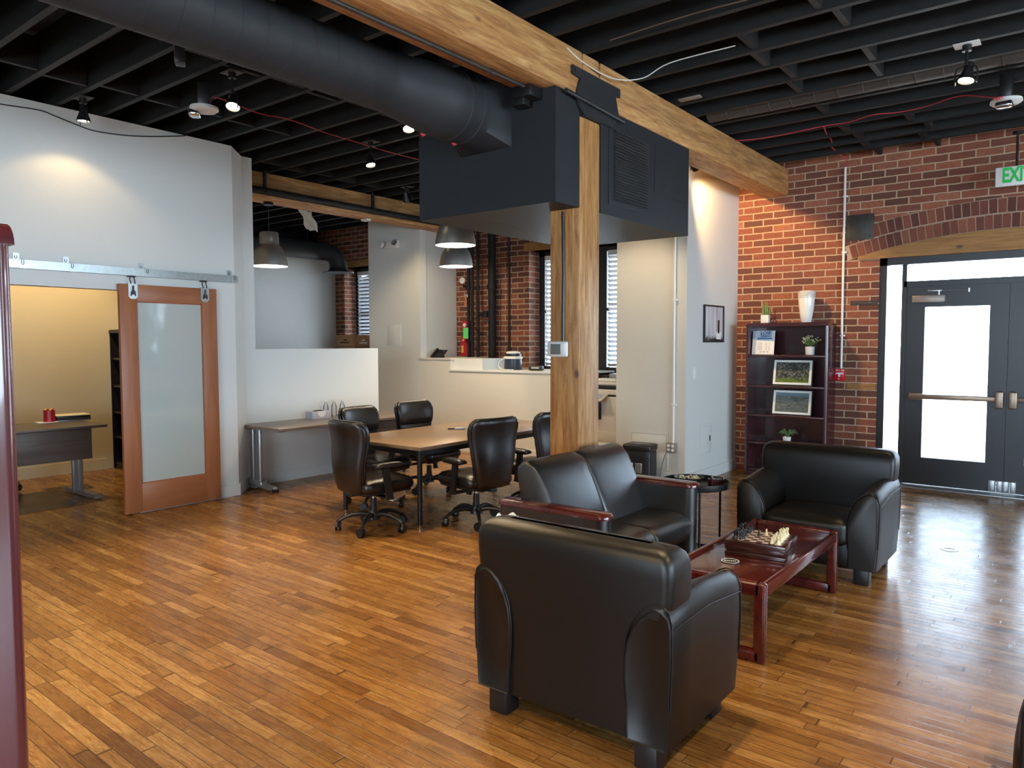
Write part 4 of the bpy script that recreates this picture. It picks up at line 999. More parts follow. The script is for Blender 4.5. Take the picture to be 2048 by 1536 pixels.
cable('alarm_wire', [(-1.96, 7.06, 3.46), (-2.05, 7.5, 3.50), (-2.075, 7.75, 3.50), (-2.14, 8.0, 3.50), (-2.15, 8.28, 3.50), (-2.108, 8.42, 3.45), (-2.15, 8.56, 3.42), (-2.149, 8.582, 3.39)], .0055, MT['redcord'], 'twisted red wire dropping from the joists into the white conduit', 'wire')
cable('alarm_wire', [(-5.27, 3.05, 3.31), (-5.45, 3.2, 3.44), (-5.53, 3.42, 3.458), (-5.57, 3.68, 3.452), (-5.53, 3.94, 3.455), (-5.58, 4.35, 3.445), (-5.63, 4.8, 3.452), (-5.645, 5.2, 3.448), (-5.65, 5.7, 3.455)], .004, MT['redcord'], 'thin red alarm wire crossing the dark ceiling from the left fire strobe', 'wire')
cable('black_cable', [(-6.69, 1.2, 3.40), (-6.69, 1.9, 3.365), (-6.69, 2.15, 3.372), (-6.69, 2.4, 3.390), (-6.69, 2.52, 3.37), (-6.69, 2.67, 3.34), (-6.69, 2.82, 3.318), (-6.69, 3.07, 3.335), (-6.69, 3.3, 3.375), (-6.69, 3.5, 3.42), (-6.69, 3.62, 3.45)], .005, MT['plastic'], 'black cable drooping along the top of the grey wall')
cable('white_cable', [(-2.752, 4.1, 3.44), (-2.748, 4.3, 3.40), (-2.70, 4.6, 3.37), (-2.55, 4.75, 3.38), (-2.35, 4.78, 3.45), (-1.9, 4.80, 3.46)], .004, MT['white'], 'thin white cable looping from the beam joint to the ceiling joists')
cable('brown_cable', [(-2.5, 4.22, 3.462), (-1.9, 4.2, 3.466), (-1.2, 4.25, 3.462), (-.5, 4.24, 3.466)], .004, MT['brass'], 'thin brown cable running under the ceiling joists at the top')
t = empty('outlet_box', (-4.66, 2.50, 3.31), math.radians(-30), 'black ceiling outlet box with four pale sockets hanging under the joists', 'outlet')
MB().box(-.05, -.03, 0, .05, .03, .10, .004).box(-.045, -.025, .10, .045, .025, .16).build('case', MT['plastic'], t)
for x in (-.022, .022):
    for z in (.028, .07): MB().cyl((x, -.030, z), (x, -.034, z), .016, seg=14).build('socket', MT['bronze'], t)
t = empty('ceiling_bracket', (-2.58, 5.60, 3.455), 0, 'small worn metal plate fixed under a joist beside the timber beam', 'bracket')
MB().box(-.09, -.03, 0, .09, .03, .014, .002).build('plate', MT['bronze'], t)

# track spot on the left end of the far beam, white fitting below the beam
o = MB().cushion(-.06, -.04, -.035, .06, .04, 0, .012, n=4).build('motion_sensor', MT['white']); o.location = (-7.635, 6.60, 3.171)
tag(o, 'small white sensor stuck under the far timber beam', 'sensor')
t = empty('paper_banner', (-7.80, 5.76, 2.95), math.radians(100), 'crumpled white paper hanging below the far timber beam', 'paper')
b = MB(); n = 8
rings = [[Vector((-.11+.22*u/6+(.13*(1-v/n) if True else 0), .018*math.sin(u*1.3+v)+.002, .235*v/n+.01*math.sin(u*2.1))) for u in range(7)] for v in range(n+1)]
V = [[b.bm.verts.new(p) for p in r_] for r_ in rings]
for i in range(n):
    for j in range(6): b.bm.faces.new((V[i][j], V[i][j+1], V[i+1][j+1], V[i+1][j]))
bmesh.ops.solidify(b.bm, geom=list(b.bm.faces), thickness=.003)
b.build('sheet', MT['paper'], t)
# emergency light
t = empty('emergency_light', (-8.32, 7.70, 2.935), 0, 'white twin head emergency light on the tall alcove wall', 'emergency light')
MB().box(-.075, -.065, 0, .155, 0, .115, .008).build('case', MT['white'], t)
for x in (-.155, .135):
    hd = MB().lathe([(0, 0), (.045, .005), (.056, .03), (.056, .045), (.048, .046), (.04, .03), (0, .025)], (0, 0, 0), 24).build('lamp_head', MT['white'], t)
    hd.location = (x, -.065 if x > 0 else -.03, .06); hd.rotation_euler = (math.radians(70), 0, math.radians(-35 if x < 0 else 20))
    k = MB().lathe([(0, .030), (.046, .044)], (0, 0, 0), 20).build('lens', MT['silver'], hd)
MB().tube([(-.075, -.03, .05), (-.12, -.03, .055)], .010, 8).build('arm', MT['white'], t)
# access doors
def access(loc, w, h, label, rz=0, mat='paint', knob=None):
    t = empty('access_door', loc, rz, label, 'access panel')
    MB().box(-w/2-.02, -.006, -.02, -w/2, 0, h+.02).box(w/2, -.006, -.02, w/2+.02, 0, h+.02).box(-w/2, -.006, -.02, w/2, 0, 0).box(-w/2, -.006, h, w/2, 0, h+.02).build('frame', MT[mat], t, smooth=False)
    MB().box(-w/2+.003, -.004, .003, w/2-.003, 0, h-.003, .001).build('door_leaf', MT[mat], t)
    if knob == 'round': MB().cyl((w/2-.03, -.004, h*.45), (w/2-.03, -.010, h*.45), .016, seg=18).build('latch', MT[mat], t)
    if knob == 'black': MB().box(w/2-.045, -.008, h*.42, w/2-.022, -.003, h*.62, .002).build('latch', MT['plastic'], t)
    return t
access((-8.315, 7.70, 1.49), .29, .31, 'square painted access door with round latch on the tall alcove wall', 0, 'paint', 'round')
access((-3.755, 7.20, .17), .42, .36, 'cream toned access panel low on the wall behind the shredder', 0, 'warmtone')
access((-3.33, 7.72, .29), .28, .31, 'white access panel with small black latch near the bookcase', PI/2, 'paint', 'black')
t = empty('wall_switch', (-3.33, 7.41, 1.13), PI/2, 'white light switch on the white wall left of the framed picture', 'switch')
MB().box(-.04, -.006, 0, .04, 0, .125, .003).build('cover_plate', MT['white'], t); MB().box(-.016, -.011, .03, .016, -.005, .095, .002).build('rocker', MT['white'], t)
# framed picture
def img_mat(name, kind):
    m, nt, b = new_mat(name); co = objco(nt); sx = N(nt, 'ShaderNodeSeparateXYZ'); lk(nt, co, sx.inputs[0])
    if kind == 'aspen':
        n1 = noise(nt, mapping(nt, co, (1, 1, .03)), 60, 3); c = ramp(nt, n1, [(.35, (.35, .32, .34)), (.5, (.62, .58, .60)), (.65, (.74, .72, .73))])
        z = mth(nt, 'ADD', sx.outputs[2], mth(nt, 'MULTIPLY', noise(nt, co, 40, 4), .10)); c = mix(nt, ramp(nt, z, [(.085, (1, 1, 1)), (.13, (0, 0, 0))]), c, (.045, .035, .03))
    elif kind == 'course':
        n1 = noise(nt, co, 45, 6, .75); c = ramp(nt, n1, [(.35, (.015, .018, .016)), (.5, (.05, .06, .05)), (.62, (.20, .20, .18)), (.75, (.40, .38, .36))])
        z = mth(nt, 'ADD', sx.outputs[2], mth(nt, 'MULTIPLY', noise(nt, mapping(nt, co, (.5, 1, 3)), 12, 3), .12)); g = ramp(nt, noise(nt, mapping(nt, co, (.4, 1, 3)), 22, 4), [(.3, (.025, .04, .012)), (.7, (.18, .25, .05))])
        c = mix(nt, ramp(nt, z, [(.13, (1, 1, 1)), (.155, (0, 0, 0))]), c, g)
    else:
        n1 = noise(nt, mapping(nt, co, (.5, 1, 1.6)), 24, 7, .7, 1.2); c = ramp(nt, n1, [(.3, (.035, .05, .05)), (.5, (.11, .13, .12)), (.68, (.24, .24, .21))])
        c = mix(nt, ramp(nt, sx.outputs[2], [(.205, (0, 0, 0)), (.225, (1, 1, 1))]), c, (.16, .23, .28))
    lk(nt, c, b.inputs['Base Color']); b.inputs['Roughness'].default_value = .25; return m
t = empty('framed_picture', (-3.33, 7.885, 1.52), PI/2, 'black framed grey picture of pale vertical streaks hung on the white wall', 'picture')
w, h = .54, .412
MB().box(-w/2, -.022, 0, -w/2+.018, 0, h).box(w/2-.018, -.022, 0, w/2, 0, h).box(-w/2+.018, -.022, 0, w/2-.018, 0, .018).box(-w/2+.018, -.022, h-.018, w/2-.018, 0, h).build('frame', MT['plastic'], t, smooth=False)
MB().box(-w/2+.01, -.010, .01, w/2-.01, -.002, h-.01).build('picture_print', img_mat('aspen print', 'aspen'), t, smooth=False)
MB().box(.11, -.012, .10, .155, -.0105, .25).build('print_figure', MT['plastic'], t, smooth=False)
MB().box(.075, -.0118, .035, .20, -.0103, .115).build('print_patch', MT['paper'], t, smooth=False)
# outlet box and conduit on the cream wall
t = empty('wall_outlet', (-3.475, 7.198, .350), 0, 'metal four socket outlet box at the foot of the white conduit', 'outlet')
MB().box(-.052, -.045, 0, .052, 0, .105, .004).build('case', MT['bronze'], t)
for x in (-.024, .024):
    for z in (.03, .075): MB().cyl((x, -.045, z), (x, -.049, z), .017, seg=16).build('socket', MT['white'], t)
t = empty('conduit', (-3.455, 7.175, .455), 0, 'white conduit running up the cream wall from the outlet box', 'conduit')
MB().cyl((0, 0, 0), (0, 0, 2.98), .0125, seg=12).build('conduit_pipe', MT['white'], t)
for z in (.4, 1.5): MB().box(-.018, -.018, z, .030, .024, z+.018, .003).build('conduit_strap', MT['white'], t)
# shredder
t = empty('paper_shredder', (-3.735, 6.96, 0), math.radians(6), 'black paper shredder bin standing at the cream wall', 'shredder')
MB().cushion(-.150, -.10, .0, .150, .12, .40, .022, n=6).build('bin', MT['plastic'], t, ang=60)
MB().cushion(-.158, -.11, .375, .158, .13, .452, .026, n=6).build('shredder_head', MT['plastic'], t, ang=60)
MB().box(-.10, .0, .4505, .10, .012, .4545).box(-.03, -.05, .4505, .03, -.035, .456).build('feed_slot', MT['galv'], t)
MB().box(-.01, -.104, .15, .065, -.099, .255, .002).build('window_frame', MT['silver'], t); MB().box(-.002, -.1065, .158, .057, -.103, .247).build('bin_window', MT['screen'], t, smooth=False)
MB().box(-.105, -.103, .185, -.035, -.0995, .255).build('sticker', MT['paper'], t, smooth=False)
cable('power_cord', [(-3.498, 7.145, .375), (-3.515, 7.12, .34), (-3.545, 7.10, .22), (-3.56, 7.08, .10), (-3.60, 7.09, .012), (-3.66, 7.12, .008), (-3.70, 7.10, .03)], .004, MT['plastic'], 'black power cord dropping from the outlet box to the shredder')
# copier
t = empty('copier', (-4.60, 7.90, 0), 0, 'tall ivory office copier partly seen between the timber post and cream wall', 'copier')
MB().box(-.30, -.33, .02, .36, .33, .88, .012, 3).build('cabinet', MT['copier'], t)
for z in (.06, .20, .34): MB().box(-.285, -.336, z, .345, -.328, z+.125, .004).build('paper_tray', MT['copier'], t)
for z in (.16, .30): MB().box(-.27, -.342, z, -.20, -.334, z+.018, .002).build('tray_handle', MT['dmetal'], t)
MB().box(-.31, -.34, .90, .37, .34, .965, .012, 3).build('scanner_bed', MT['copier'], t)
MB().box(-.30, -.33, .968, .36, .33, 1.005, .008).build('scanner_lid', MT['plastic'], t)
MB().box(-.30, -.32, 1.006, .34, .33, 1.05, .02, 3).build('document_feeder', MT['copier'], t)
MB().box(-.30, -.338, .60, .02, -.325, .88, .01).build('output_slot', MT['plastic'], t)
p = MB().box(-.31, -.52, .895, .12, -.34, .915, .004, rot=Matrix.Rotation(math.radians(22), 3, 'X'), about=(0, -.34, .9)).build('control_panel', MT['copier'], t)
MB().box(-.27, -.50, .9155, .09, -.36, .918, rot=Matrix.Rotation(math.radians(22), 3, 'X'), about=(0, -.34, .9)).build('touch_screen', simple('pale screen', (.35, .42, .50), .12), p, smooth=False)
for i, (x0, y0, z, w_, d_, m_, lab) in enumerate(((-4.78, 7.72, 1.052, .30, .22, 'paper', 'loose stack of white papers on top of the copier'), (-4.72, 7.98, 1.052, .28, .20, 'silver', 'small grey box on top of the copier by the window'))):
    o = MB().box(x0, y0, z, x0+w_, y0+d_, z+(.03 if i == 0 else .08), .004).build('paper_stack' if i == 0 else 'small_box', MT[m_]); recentre(tag(o, lab, 'papers' if i == 0 else 'box'))

# ------------------------------------------------------------------ pipes and alarm gear in the alcove
def vpipe(x, y, r, z0, z1, label, mat='black', extra=None):
    t = empty('riser_pipe', (x, y, z0), 0, label, 'pipe')
    MB().cyl((0, 0, 0), (0, 0, z1-z0), r, seg=20).build('pipe', MT[mat], t)
    for z in (.25, (z1-z0)*.62): MB().cyl((0, 0, z), (0, 0, z+.07), r*1.28, seg=20).build('coupling', MT[mat], t)
    if extra: extra(t)
    return t
vpipe(-7.46, 8.45, .024, .1, JZ+.2, 'thin black riser pipe nearest the white alcove wall')
vpipe(-7.37, 8.43, .026, .1, JZ+.2, 'middle thin black riser pipe in the alcove cluster')
vpipe(-7.28, 8.46, .022, .1, JZ+.2, 'thin black riser pipe on the right of the alcove cluster',
      extra=lambda t: (MB().cyl((.03, 0, 1.85), (.20, 0, 1.85), .030, seg=14).cyl((.16, 0, 1.80), (.16, 0, 1.90), .05, seg=14).build('branch_valve', MT['black'], t)))
vpipe(-6.99, 8.44, .058, .1, JZ+.2, 'thickest black riser pipe before the alcove brick wall')
vpipe(-6.77, 8.56, .014, 1.0, JZ+.2, 'slim dark red pipe on the alcove brick wall', 'darkboard')
t = empty('ball_valve', (-7.44, 8.40, 2.20), 0, 'chrome ball valve with orange handle on the black riser pipes', 'valve')
MB().cyl((-.03, -.01, .03), (.04, -.01, .03), .026, seg=14).ell((.0, -.01, .03), .035, .030, .035, 12, 8).build('valve_body', MT['chrome'], t)
MB().box(-.012, -.045, -.12, .012, -.038, .03, .003).build('valve_handle', MT['orange'], t)
t = empty('pressure_gauge', (-7.61, 8.50, 2.43), 0, 'round white pressure gauge near the alcove pipes', 'gauge')
MB().cyl((0, 0, .045), (0, -.03, .045), .048, seg=24).build('gauge_case', MT['white'], t); MB().cyl((0, .0, 0), (0, .0, -.05), .008, seg=8).tube([(0, 0, -.04), (0, .06, -.04)], .010, 8).build('gauge_stem', MT['bmetal'], t)
MB().box(-.003, -.032, .03, .003, -.0305, .075).build('needle', MT['plastic'], t, smooth=False)
t = empty('alarm_bell_box', (-7.594, 8.592, 1.725), 0, 'upper red alarm box with a white disc in the alcove', 'alarm box')
MB().box(-.072, -.075, 0, .072, 0, .135, .01).build('case', MT['red'], t); MB().cyl((-.01, -.075, .07), (-.01, -.082, .07), .030, seg=18).build('disc', MT['white'], t)
t = empty('alarm_bell_box', (-7.62, 8.592, 1.32), 0, 'lower tall red alarm box with a yellow sticker in the alcove', 'alarm box')
MB().box(-.07, -.08, 0, .075, 0, .20, .01).box(-.07, -.07, .20, .02, 0, .31, .006).build('case', MT['red'], t); MB().box(-.045, -.083, .05, -.005, -.079, .16).build('sticker', MT['yellow'], t, smooth=False); MB().box(-.035, -.073, .235, -.005, -.069, .25).build('label_mark', MT['white'], t, smooth=False)
o = MB().box(-7.515, 8.385, 1.585, -7.415, 8.388, 1.75, .001).build('inspection_tag', MT['gtag'], smooth=False); recentre(tag(o, 'lime green inspection tag hanging on the black riser pipes', 'tag'))
for a_, z_ in (((-7.50, 8.5, 1.80), 1.62), ((-7.40, 8.45, 1.48), 1.60)):
    cable('black_cable', [a_, (-7.3, 8.50, a_[2]-.10 if z_ > 1.61 else 1.47), (-7.15, 8.50, a_[2]-.18 if z_ > 1.61 else 1.50), (-7.04, 8.46, z_)], .005, MT['plastic'], 'upper black cable hanging between red alarm box and thick pipe' if z_ > 1.61 else 'lower black cable hanging between thin pipes and thick pipe')
# phone on the raised ledge
t = empty('desk_phone', (-7.53, 7.88, 1.305), math.radians(5), 'black desk phone on the raised ledge of the alcove wall', 'phone')
MB().prism([(-.09, 0), (.09, 0), (.09, .03), (.05, .115), (.02, .12), (-.09, .025)], 'y', -.02, .0).build('stand', MT['plastic'], t)
MB().box(-.10, -.10, .045, .10, .08, .065, .006, rot=Matrix.Rotation(math.radians(38), 3, 'X') @ Matrix.Rotation(math.radians(0), 3, 'Z')).build('phone_body', MT['plastic'], t)
MB().cushion(-.10, -.11, .058, -.055, .09, .092, .012, n=4, rot=Matrix.Rotation(math.radians(38), 3, 'X'), about=(0, -.01, .055)).build('handset', MT['plastic'], t)
t = empty('coffee_maker', (-6.33, 8.10, 1.147), math.radians(-20), 'round dark blue countertop machine with white cables on the low ledge', 'machine')
MB().lathe([(0, 0), (.118, 0), (.125, .02), (.122, .12), (.118, .165)], (0, 0, 0), 32).build('machine_body', MT['navy'], t, ang=40)
MB().lathe([(.122, .150), (.131, .155), (.131, .180), (.120, .186), (0, .186)], (0, 0, 0), 32).build('white_band', MT['white'], t, ang=40)
MB().lathe([(.112, .186), (.112, .222), (.10, .226), (0, .226)], (0, 0, 0), 32).build('machine_head', MT['plastic'], t, ang=40)
MB().lathe([(.100, .226), (.098, .242), (.06, .256), (0, .26)], (0, 0, 0), 32).build('lid', MT['white'], t, ang=50)
for k in range(3):
    MB().tube([(-.10+.01*k, -.09, .165), (-.15-.012*k, -.13, .12-.01*k), (-.155, -.15, .05), (-.08+.03*k, -.17, .012), (.06, -.17, .008), (.16+.02*k, -.12, .008)], .0045, 6).build('white_cord', MT['white'], t)
t = empty('stapler', (-5.86, 8.0, 1.147), math.radians(12), 'small black device lying on the low ledge before the window', 'device')
MB().cushion(-.10, -.045, 0, .10, .045, .065, .02, n=5).build('device_body', MT['plastic'], t); MB().box(-.05, -.048, .03, .06, -.044, .042).build('light_stripe', MT['white'], t, smooth=False)
# cardboard boxes beyond the half wall
for i, (x, y, z, w_, d_, h_, lab) in enumerate(((-9.60, 8.15, 0, .62, .40, 1.30, 'plain brown cardboard box stack base beyond the half wall'), (-9.84, 8.17, 1.302, .44, .34, .355, 'brown cardboard box with dark printing behind the half wall'), (-9.42, 8.19, 1.302, .36, .30, .345, 'cardboard box with white print at the tall alcove wall'))):
    if i == 0:
        t = empty('storage_table', (-9.60, 8.18, 0), 0, 'grey table carrying the cardboard boxes beyond the half wall', 'table')
        MB().box(-.48, -.28, 1.26, .50, .28, 1.30, .004).build('table_top', MT['lamd'], t)
        for xx in (-.43, .45):
            for yy in (-.24, .24): MB().box(xx-.02, yy-.02, 0, xx+.02, yy+.02, 1.26).build('leg', MT['bmetal'], t, smooth=False)
        continue
    t = empty('cardboard_box', (x, y, z), 0, lab, 'box', None)
    MB().box(-w_/2, -d_/2, 0, w_/2, d_/2, h_, .003).build('carton', MT['board'], t)
    MB().box(-w_/2, -d_/2-.001, h_*.44, w_/2, -d_/2+.001, h_*.47).build('tape', MT['darkboard'], t, smooth=False)
    MB().box(-w_*.22, -d_/2-.0015, h_*.62, w_*.30, -d_/2, h_*.67).box(-w_*.05, -d_/2-.0015, h_*.74, w_*.16, -d_/2, h_*.80).build('print_mark', MT['darkboard'] if i == 1 else MT['white'], t, smooth=False)

# ------------------------------------------------------------------ things in and on the bookcase
BY = 8.435
def leaning(name, loc, w, h, tilt, label, cat, build):
    t = empty(name, loc, 0, label, cat); t.rotation_euler = (math.radians(-tilt), 0, 0); build(t, w, h); return t
def fr(kind, matname):
    def f(t, w, h):
        MB().box(-w/2, -.010, 0, w/2, .008, h, .002).build('frame', MT['plastic'], t)
        MB().box(-w/2+.010, -.012, .010, w/2-.010, -.0098, h-.010).build('mat_board', MT['paper'], t, smooth=False)
        MB().box(-w/2+.036, -.0135, .034, w/2-.036, -.0118, h-.034).build('picture_print', img_mat(matname, kind), t, smooth=False)
    return f
leaning('framed_picture', (-2.605, 8.36, 1.037), .435, .295, 11, 'framed dark green landscape photo leaning on the second bookcase shelf', 'picture', fr('course', 'golf course print'))
leaning('framed_picture', (-2.605, 8.36, .707), .435, .285, 11, 'framed grey aerial photo leaning on the third bookcase shelf', 'picture', fr('aerial', 'aerial print'))
def poster(t, w, h):
    MB().box(-w/2, -.002, 0, w/2, .008, h, .001).build('frame', MT['paper'], t, smooth=False)
    MB().box(-w/2+.004, -.004, h*.66, w/2-.004, -.0022, h-.004).build('header_panel', simple('pale blue header', (.55, .60, .64), .5), t, smooth=False)
    text('letters', 'LOSE', .052, MT['blue'], t, Matrix.Translation((.012, -.005, h*.895)) @ RX90, .0008, sx=1.05, bold=.0012)
    text('letters', 'DESIGN', .030, MT['blue'], t, Matrix.Translation((.012, -.005, h*.765)) @ RX90, .0008, sx=1.12, bold=.0008)
    MB().box(-w/2+.03, -.0055, h*.655, w/2-.025, -.0038, h*.70).build('blue_bar', MT['blue'], t, smooth=False)
    b = MB()
    b.prism([(-w/2+.004, h*.62), (w/2-.004, h*.55), (w/2-.004, h*.655), (-w/2+.004, h*.655)], 'y', -.0045, -.003).build('header_wave', MT['lblue'], t, smooth=False)
    b = MB()
    for r_ in range(5):
        for c_, cw in ((-.078, .052), (.012, .022), (.046, .020)): b.box(c_, -.0035, h*(.46-.065*r_), c_+cw, -.0021, h*(.48-.065*r_))
    for c_ in (-.05, -.01, .03): b.box(c_, -.0035, h*.09, c_+.022, -.0021, h*.13)
    b.build('text_lines', MT['greyp'], t, smooth=False)
leaning('poster_stand', (-2.925, 8.37, 1.381), .222, .272, 8, 'white letter size sign with blue lettering on the top bookcase shelf', 'sign', poster)
t = leaning('document_holder', (-3.045, 8.36, 1.381), .05, .27, 8, 'silver blue folder standing at the left end of the top shelf', 'folder', lambda t, w, h: MB().box(-w/2+.01, -.003, 0, w/2, .010, h, .001).build('folder', simple('silver blue card', (.42, .50, .58), .35), t, smooth=False))
def pot(t, r, h, mat='ceramic', square=False):
    if square: MB().box(-r, -r, 0, r, r, h, .004).build('pot', MT[mat], t)
    else: MB().lathe([(0, 0), (r*.84, 0), (r*.88, .004), (r, h), (r*.93, h), (r*.90, h-.01), (0, h-.01)], (0, 0, 0), 28).build('pot', MT[mat], t, ang=40)
random.seed(3)
t = empty('potted_cactus', (-2.925, BY-.02, 1.736), 0, 'tall green succulent in a white square pot on top of the bookcase', 'plant')
pot(t, .043, .092, 'ceramic', True)
for k in range(11):
    a = k*2.4; r_ = .004+.0022*k; lean = .012+.0025*k; H = .165-.009*k+random.uniform(0, .01)
    MB().tube([(r_*math.cos(a), r_*math.sin(a), .085), ((r_+lean*.5)*math.cos(a), (r_+lean*.5)*math.sin(a), .085+H*.5), ((r_+lean*.8)*math.cos(a), (r_+lean*.8)*math.sin(a), .085+H)], [.012, .010, .002], 7).build('succulent_leaf', MT['lgreen'], t)
for x, h_, lab in ((-2.868, .125, 'shorter dark red candlestick beside the white square pot'), (-2.828, .155, 'taller dark red candlestick nearer the white vase')):
    o = MB().lathe([(0, 0), (.022, 0), (.024, .006), (.008, .014), (.007, h_*.4), (.011, h_*.44), (.0065, h_*.48), (.0055, h_*.93), (0, h_)], (0, 0, 0), 16).build('candlestick', MT['mah'], ang=50); o.location = (x, BY-.01, 1.7362); tag(o, lab, 'candlestick')
t = empty('vase', (-2.482, BY-.01, 1.736), 0, 'glossy white tapered vase on top of the bookcase', 'vase')
MB().lathe([(0, 0), (.050, 0), (.054, .006), (.068, .09), (.080, .18), (.086, .26), (.085, .33), (.082, .345), (.078, .345), (.080, .30), (.074, .16), (.050, .02), (0, .012)], (0, 0, 0), 40).build('vase_body', MT['ceramic'], t, ang=50)
b = MB()
for k in range(30):
    for j in range(4):
        a = 2*PI*(k+.5*(j % 2))/30; z = .275+.019*j; b.ell((.0855*math.cos(a), .0855*math.sin(a), z), .0062, .0062, .009, 6, 5)
o = b.build('embossed_dots', simple('grey glaze dots', (.50, .49, .45), .3), t); o['kind'] = 'stuff'
t = empty('potted_flowers', (-2.42, 8.375, 1.381), 0, 'dry flowers in a white round pot on the top bookcase shelf', 'plant')
pot(t, .052, .090)
st = MB(); fl = MB()
for k in range(34):
    a = random.uniform(0, 2*PI); e = random.uniform(.15, 1.15); L_ = random.uniform(.08, .135)
    d = Vector((math.cos(a)*math.sin(e), math.sin(a)*math.sin(e)*.55, math.cos(e))); p = Vector((0, 0, .085))+d*L_
    st.tube([(0, 0, .08), Vector((0, 0, .085))+d*L_*.5+Vector((0, 0, .01)), p], .0012, 4)
    for q in range(3): fl.ell(p+Vector([random.uniform(-.008, .008) for _ in range(3)]), .006, .006, .006, 6, 5)
    for q in range(3):
        u = Vector((0, 0, .085))+d*L_*random.uniform(.3, .85); st.ell(u+Vector((random.uniform(-.006, .006), 0, 0)), .007, .003, .004, 6, 4)
o = st.build('foliage', MT['green'], t); o['kind'] = 'stuff'; o = fl.build('blossoms', MT['bloom'], t); o['kind'] = 'stuff'
t = empty('spider_plant', (-2.645, 8.355, .393), 0, 'small leafy plant in a white pot on a low bookcase shelf', 'plant')
pot(t, .045, .07); lf = MB()
for k in range(30):
    a = random.uniform(0, 2*PI); e = random.uniform(.3, 1.0); R_ = random.uniform(.06, .125); H_ = random.uniform(.05, .10)
    c, s = math.cos(a), math.sin(a)*.8; pts = [(0, 0, .06), (R_*.35*c, R_*.35*s, .06+H_*.8), (R_*.75*c, R_*.75*s, .06+H_), (R_*1.1*c, R_*1.1*s, .06+H_*.6)]
    lf.tube(pts, [.003, .0042, .0036, .0008], 5)
o = lf.build('foliage', simple('spider leaf green', (.11, .21, .09), .5, var=.4), t); o['kind'] = 'stuff'

# ------------------------------------------------------------------ chess set, coin tray, side table things
TZ = .3622
CH = empty('chess_set_box', (-1.400, 4.015, TZ), math.radians(6), 'dark wooden chess box with a pale checked top on the coffee table', 'chess board')
MB().box(-.160, -.150, 0, .160, .150, .022, .004).box(-.152, -.142, .022, .152, .142, .030).box(-.160, -.150, .030, .160, .150, .082, .005).build('box_body', MT['chessw'], CH)
MB().box(-.137, -.137, .082, .137, .137, .0835).build('border', MT['darksq'], CH, smooth=False)
sq = .0325; b = MB()
for i in range(8):
    for j in range(8):
        if (i+j) % 2: b.box(-4*sq+i*sq, -4*sq+j*sq, .0835, -4*sq+(i+1)*sq, -4*sq+(j+1)*sq, .0842)
b.build('pale_squares', MT['square'], CH, smooth=False)
def piece(kind, col):
    H = dict(pawn=.036, rook=.041, knight=.046, bishop=.050, queen=.058, king=.064)[kind]; R_ = .0105 if kind == 'pawn' else .0122
    base = [(0, 0), (R_, 0), (R_, .004), (R_*.82, .007), (R_*.60, .010)]
    if kind == 'pawn': pr = base+[(R_*.34, H*.55), (R_*.58, H*.62), (R_*.34, H*.65), (R_*.52, H*.80), (R_*.34, H*.96), (0, H)]
    elif kind == 'rook': pr = base+[(R_*.48, H*.68), (R_*.70, H*.75), (R_*.70, H), (R_*.45, H), (R_*.45, H*.90), (0, H*.90)]
    elif kind == 'bishop': pr = base+[(R_*.36, H*.58), (R_*.60, H*.63), (R_*.34, H*.66), (R_*.50, H*.80), (R_*.20, H*.94), (R_*.16, H*.97), (0, H)]
    elif kind == 'queen': pr = base+[(R_*.36, H*.62), (R_*.62, H*.68), (R_*.38, H*.72), (R_*.66, H*.92), (R_*.30, H*.94), (R_*.16, H*.98), (0, H)]
    elif kind == 'king': pr = base+[(R_*.36, H*.60), (R_*.62, H*.65), (R_*.38, H*.69), (R_*.60, H*.86), (R_*.25, H*.89), (0, H*.90)]
    else: pr = base+[(R_*.52, H*.30), (0, H*.32)]
    b = MB(); b.lathe([(r_, z) for r_, z in pr], (0, 0, 0), 14)
    if kind == 'king': b.box(-.0014, -.0014, H*.88, .0014, .0014, H, 0).box(-.004, -.0014, H*.93, .004, .0014, H*.955)
    if kind == 'knight': b.prism([(-.008, .012), (.007, .012), (.0055, .022), (.010, .034), (.008, .038), (.001, .040), (-.001, .046), (-.005, .042), (-.009, .028)], 'y', -.004, .004)
    me = b.build('chess_'+kind, MT['cream'] if col == 'ivory' else MT['bchess'], ang=50); return me
mw = CH.matrix_local.copy() if False else Matrix.Translation(CH.location) @ Matrix.Rotation(math.radians(6), 4, 'Z')
order = ['rook', 'knight', 'bishop', 'queen', 'king', 'bishop', 'knight', 'rook']
for col in ('black', 'ivory'):
    s = -1 if col == 'black' else 1
    protos = {}
    def put(kind, i, j, lab, grp=None):
        if kind in protos: o = protos[kind].copy(); COL.objects.link(o)
        else: o = protos[kind] = piece(kind, col)
        o.location = mw @ Vector((-4*sq+(i+.5)*sq, -4*sq+(j+.5)*sq, .0845)); o.rotation_euler = (0, 0, 0 if s > 0 else PI)
        if 'group' in o.keys(): del o['group']
        tag(o, lab, 'chess piece', grp)
    back, front_ = (0, 1) if s < 0 else (7, 6)
    for j, k in enumerate(order):
        end = 'nearer' if j < 4 else 'farther'
        lab = ('%s chess %s in its back row' % (col, k)) if k in ('queen', 'king') else '%s chess %s at the %s end of its back row' % (col, k, end)
        put(k, back, j, lab)
    for j in range(8):
        if (s < 0 and j == 4) or (s > 0 and j == 5):
            put('pawn', 3 if s < 0 else 4, 4 if s < 0 else 5, '%s chess pawn advanced alone to the middle of the board' % col)
        else: put('pawn', front_, j, '%s chess pawn in the row of %s pawns on the board' % (col, col), '%s chess pawns in their row' % col)
t = empty('coaster', (-1.465, 3.735, TZ), math.radians(25), 'round black coaster with white ring and lettering on the coffee table', 'coaster')
MB().cyl((0, 0, 0), (0, 0, .004), .048, seg=36).build('disc', MT['plastic'], t)
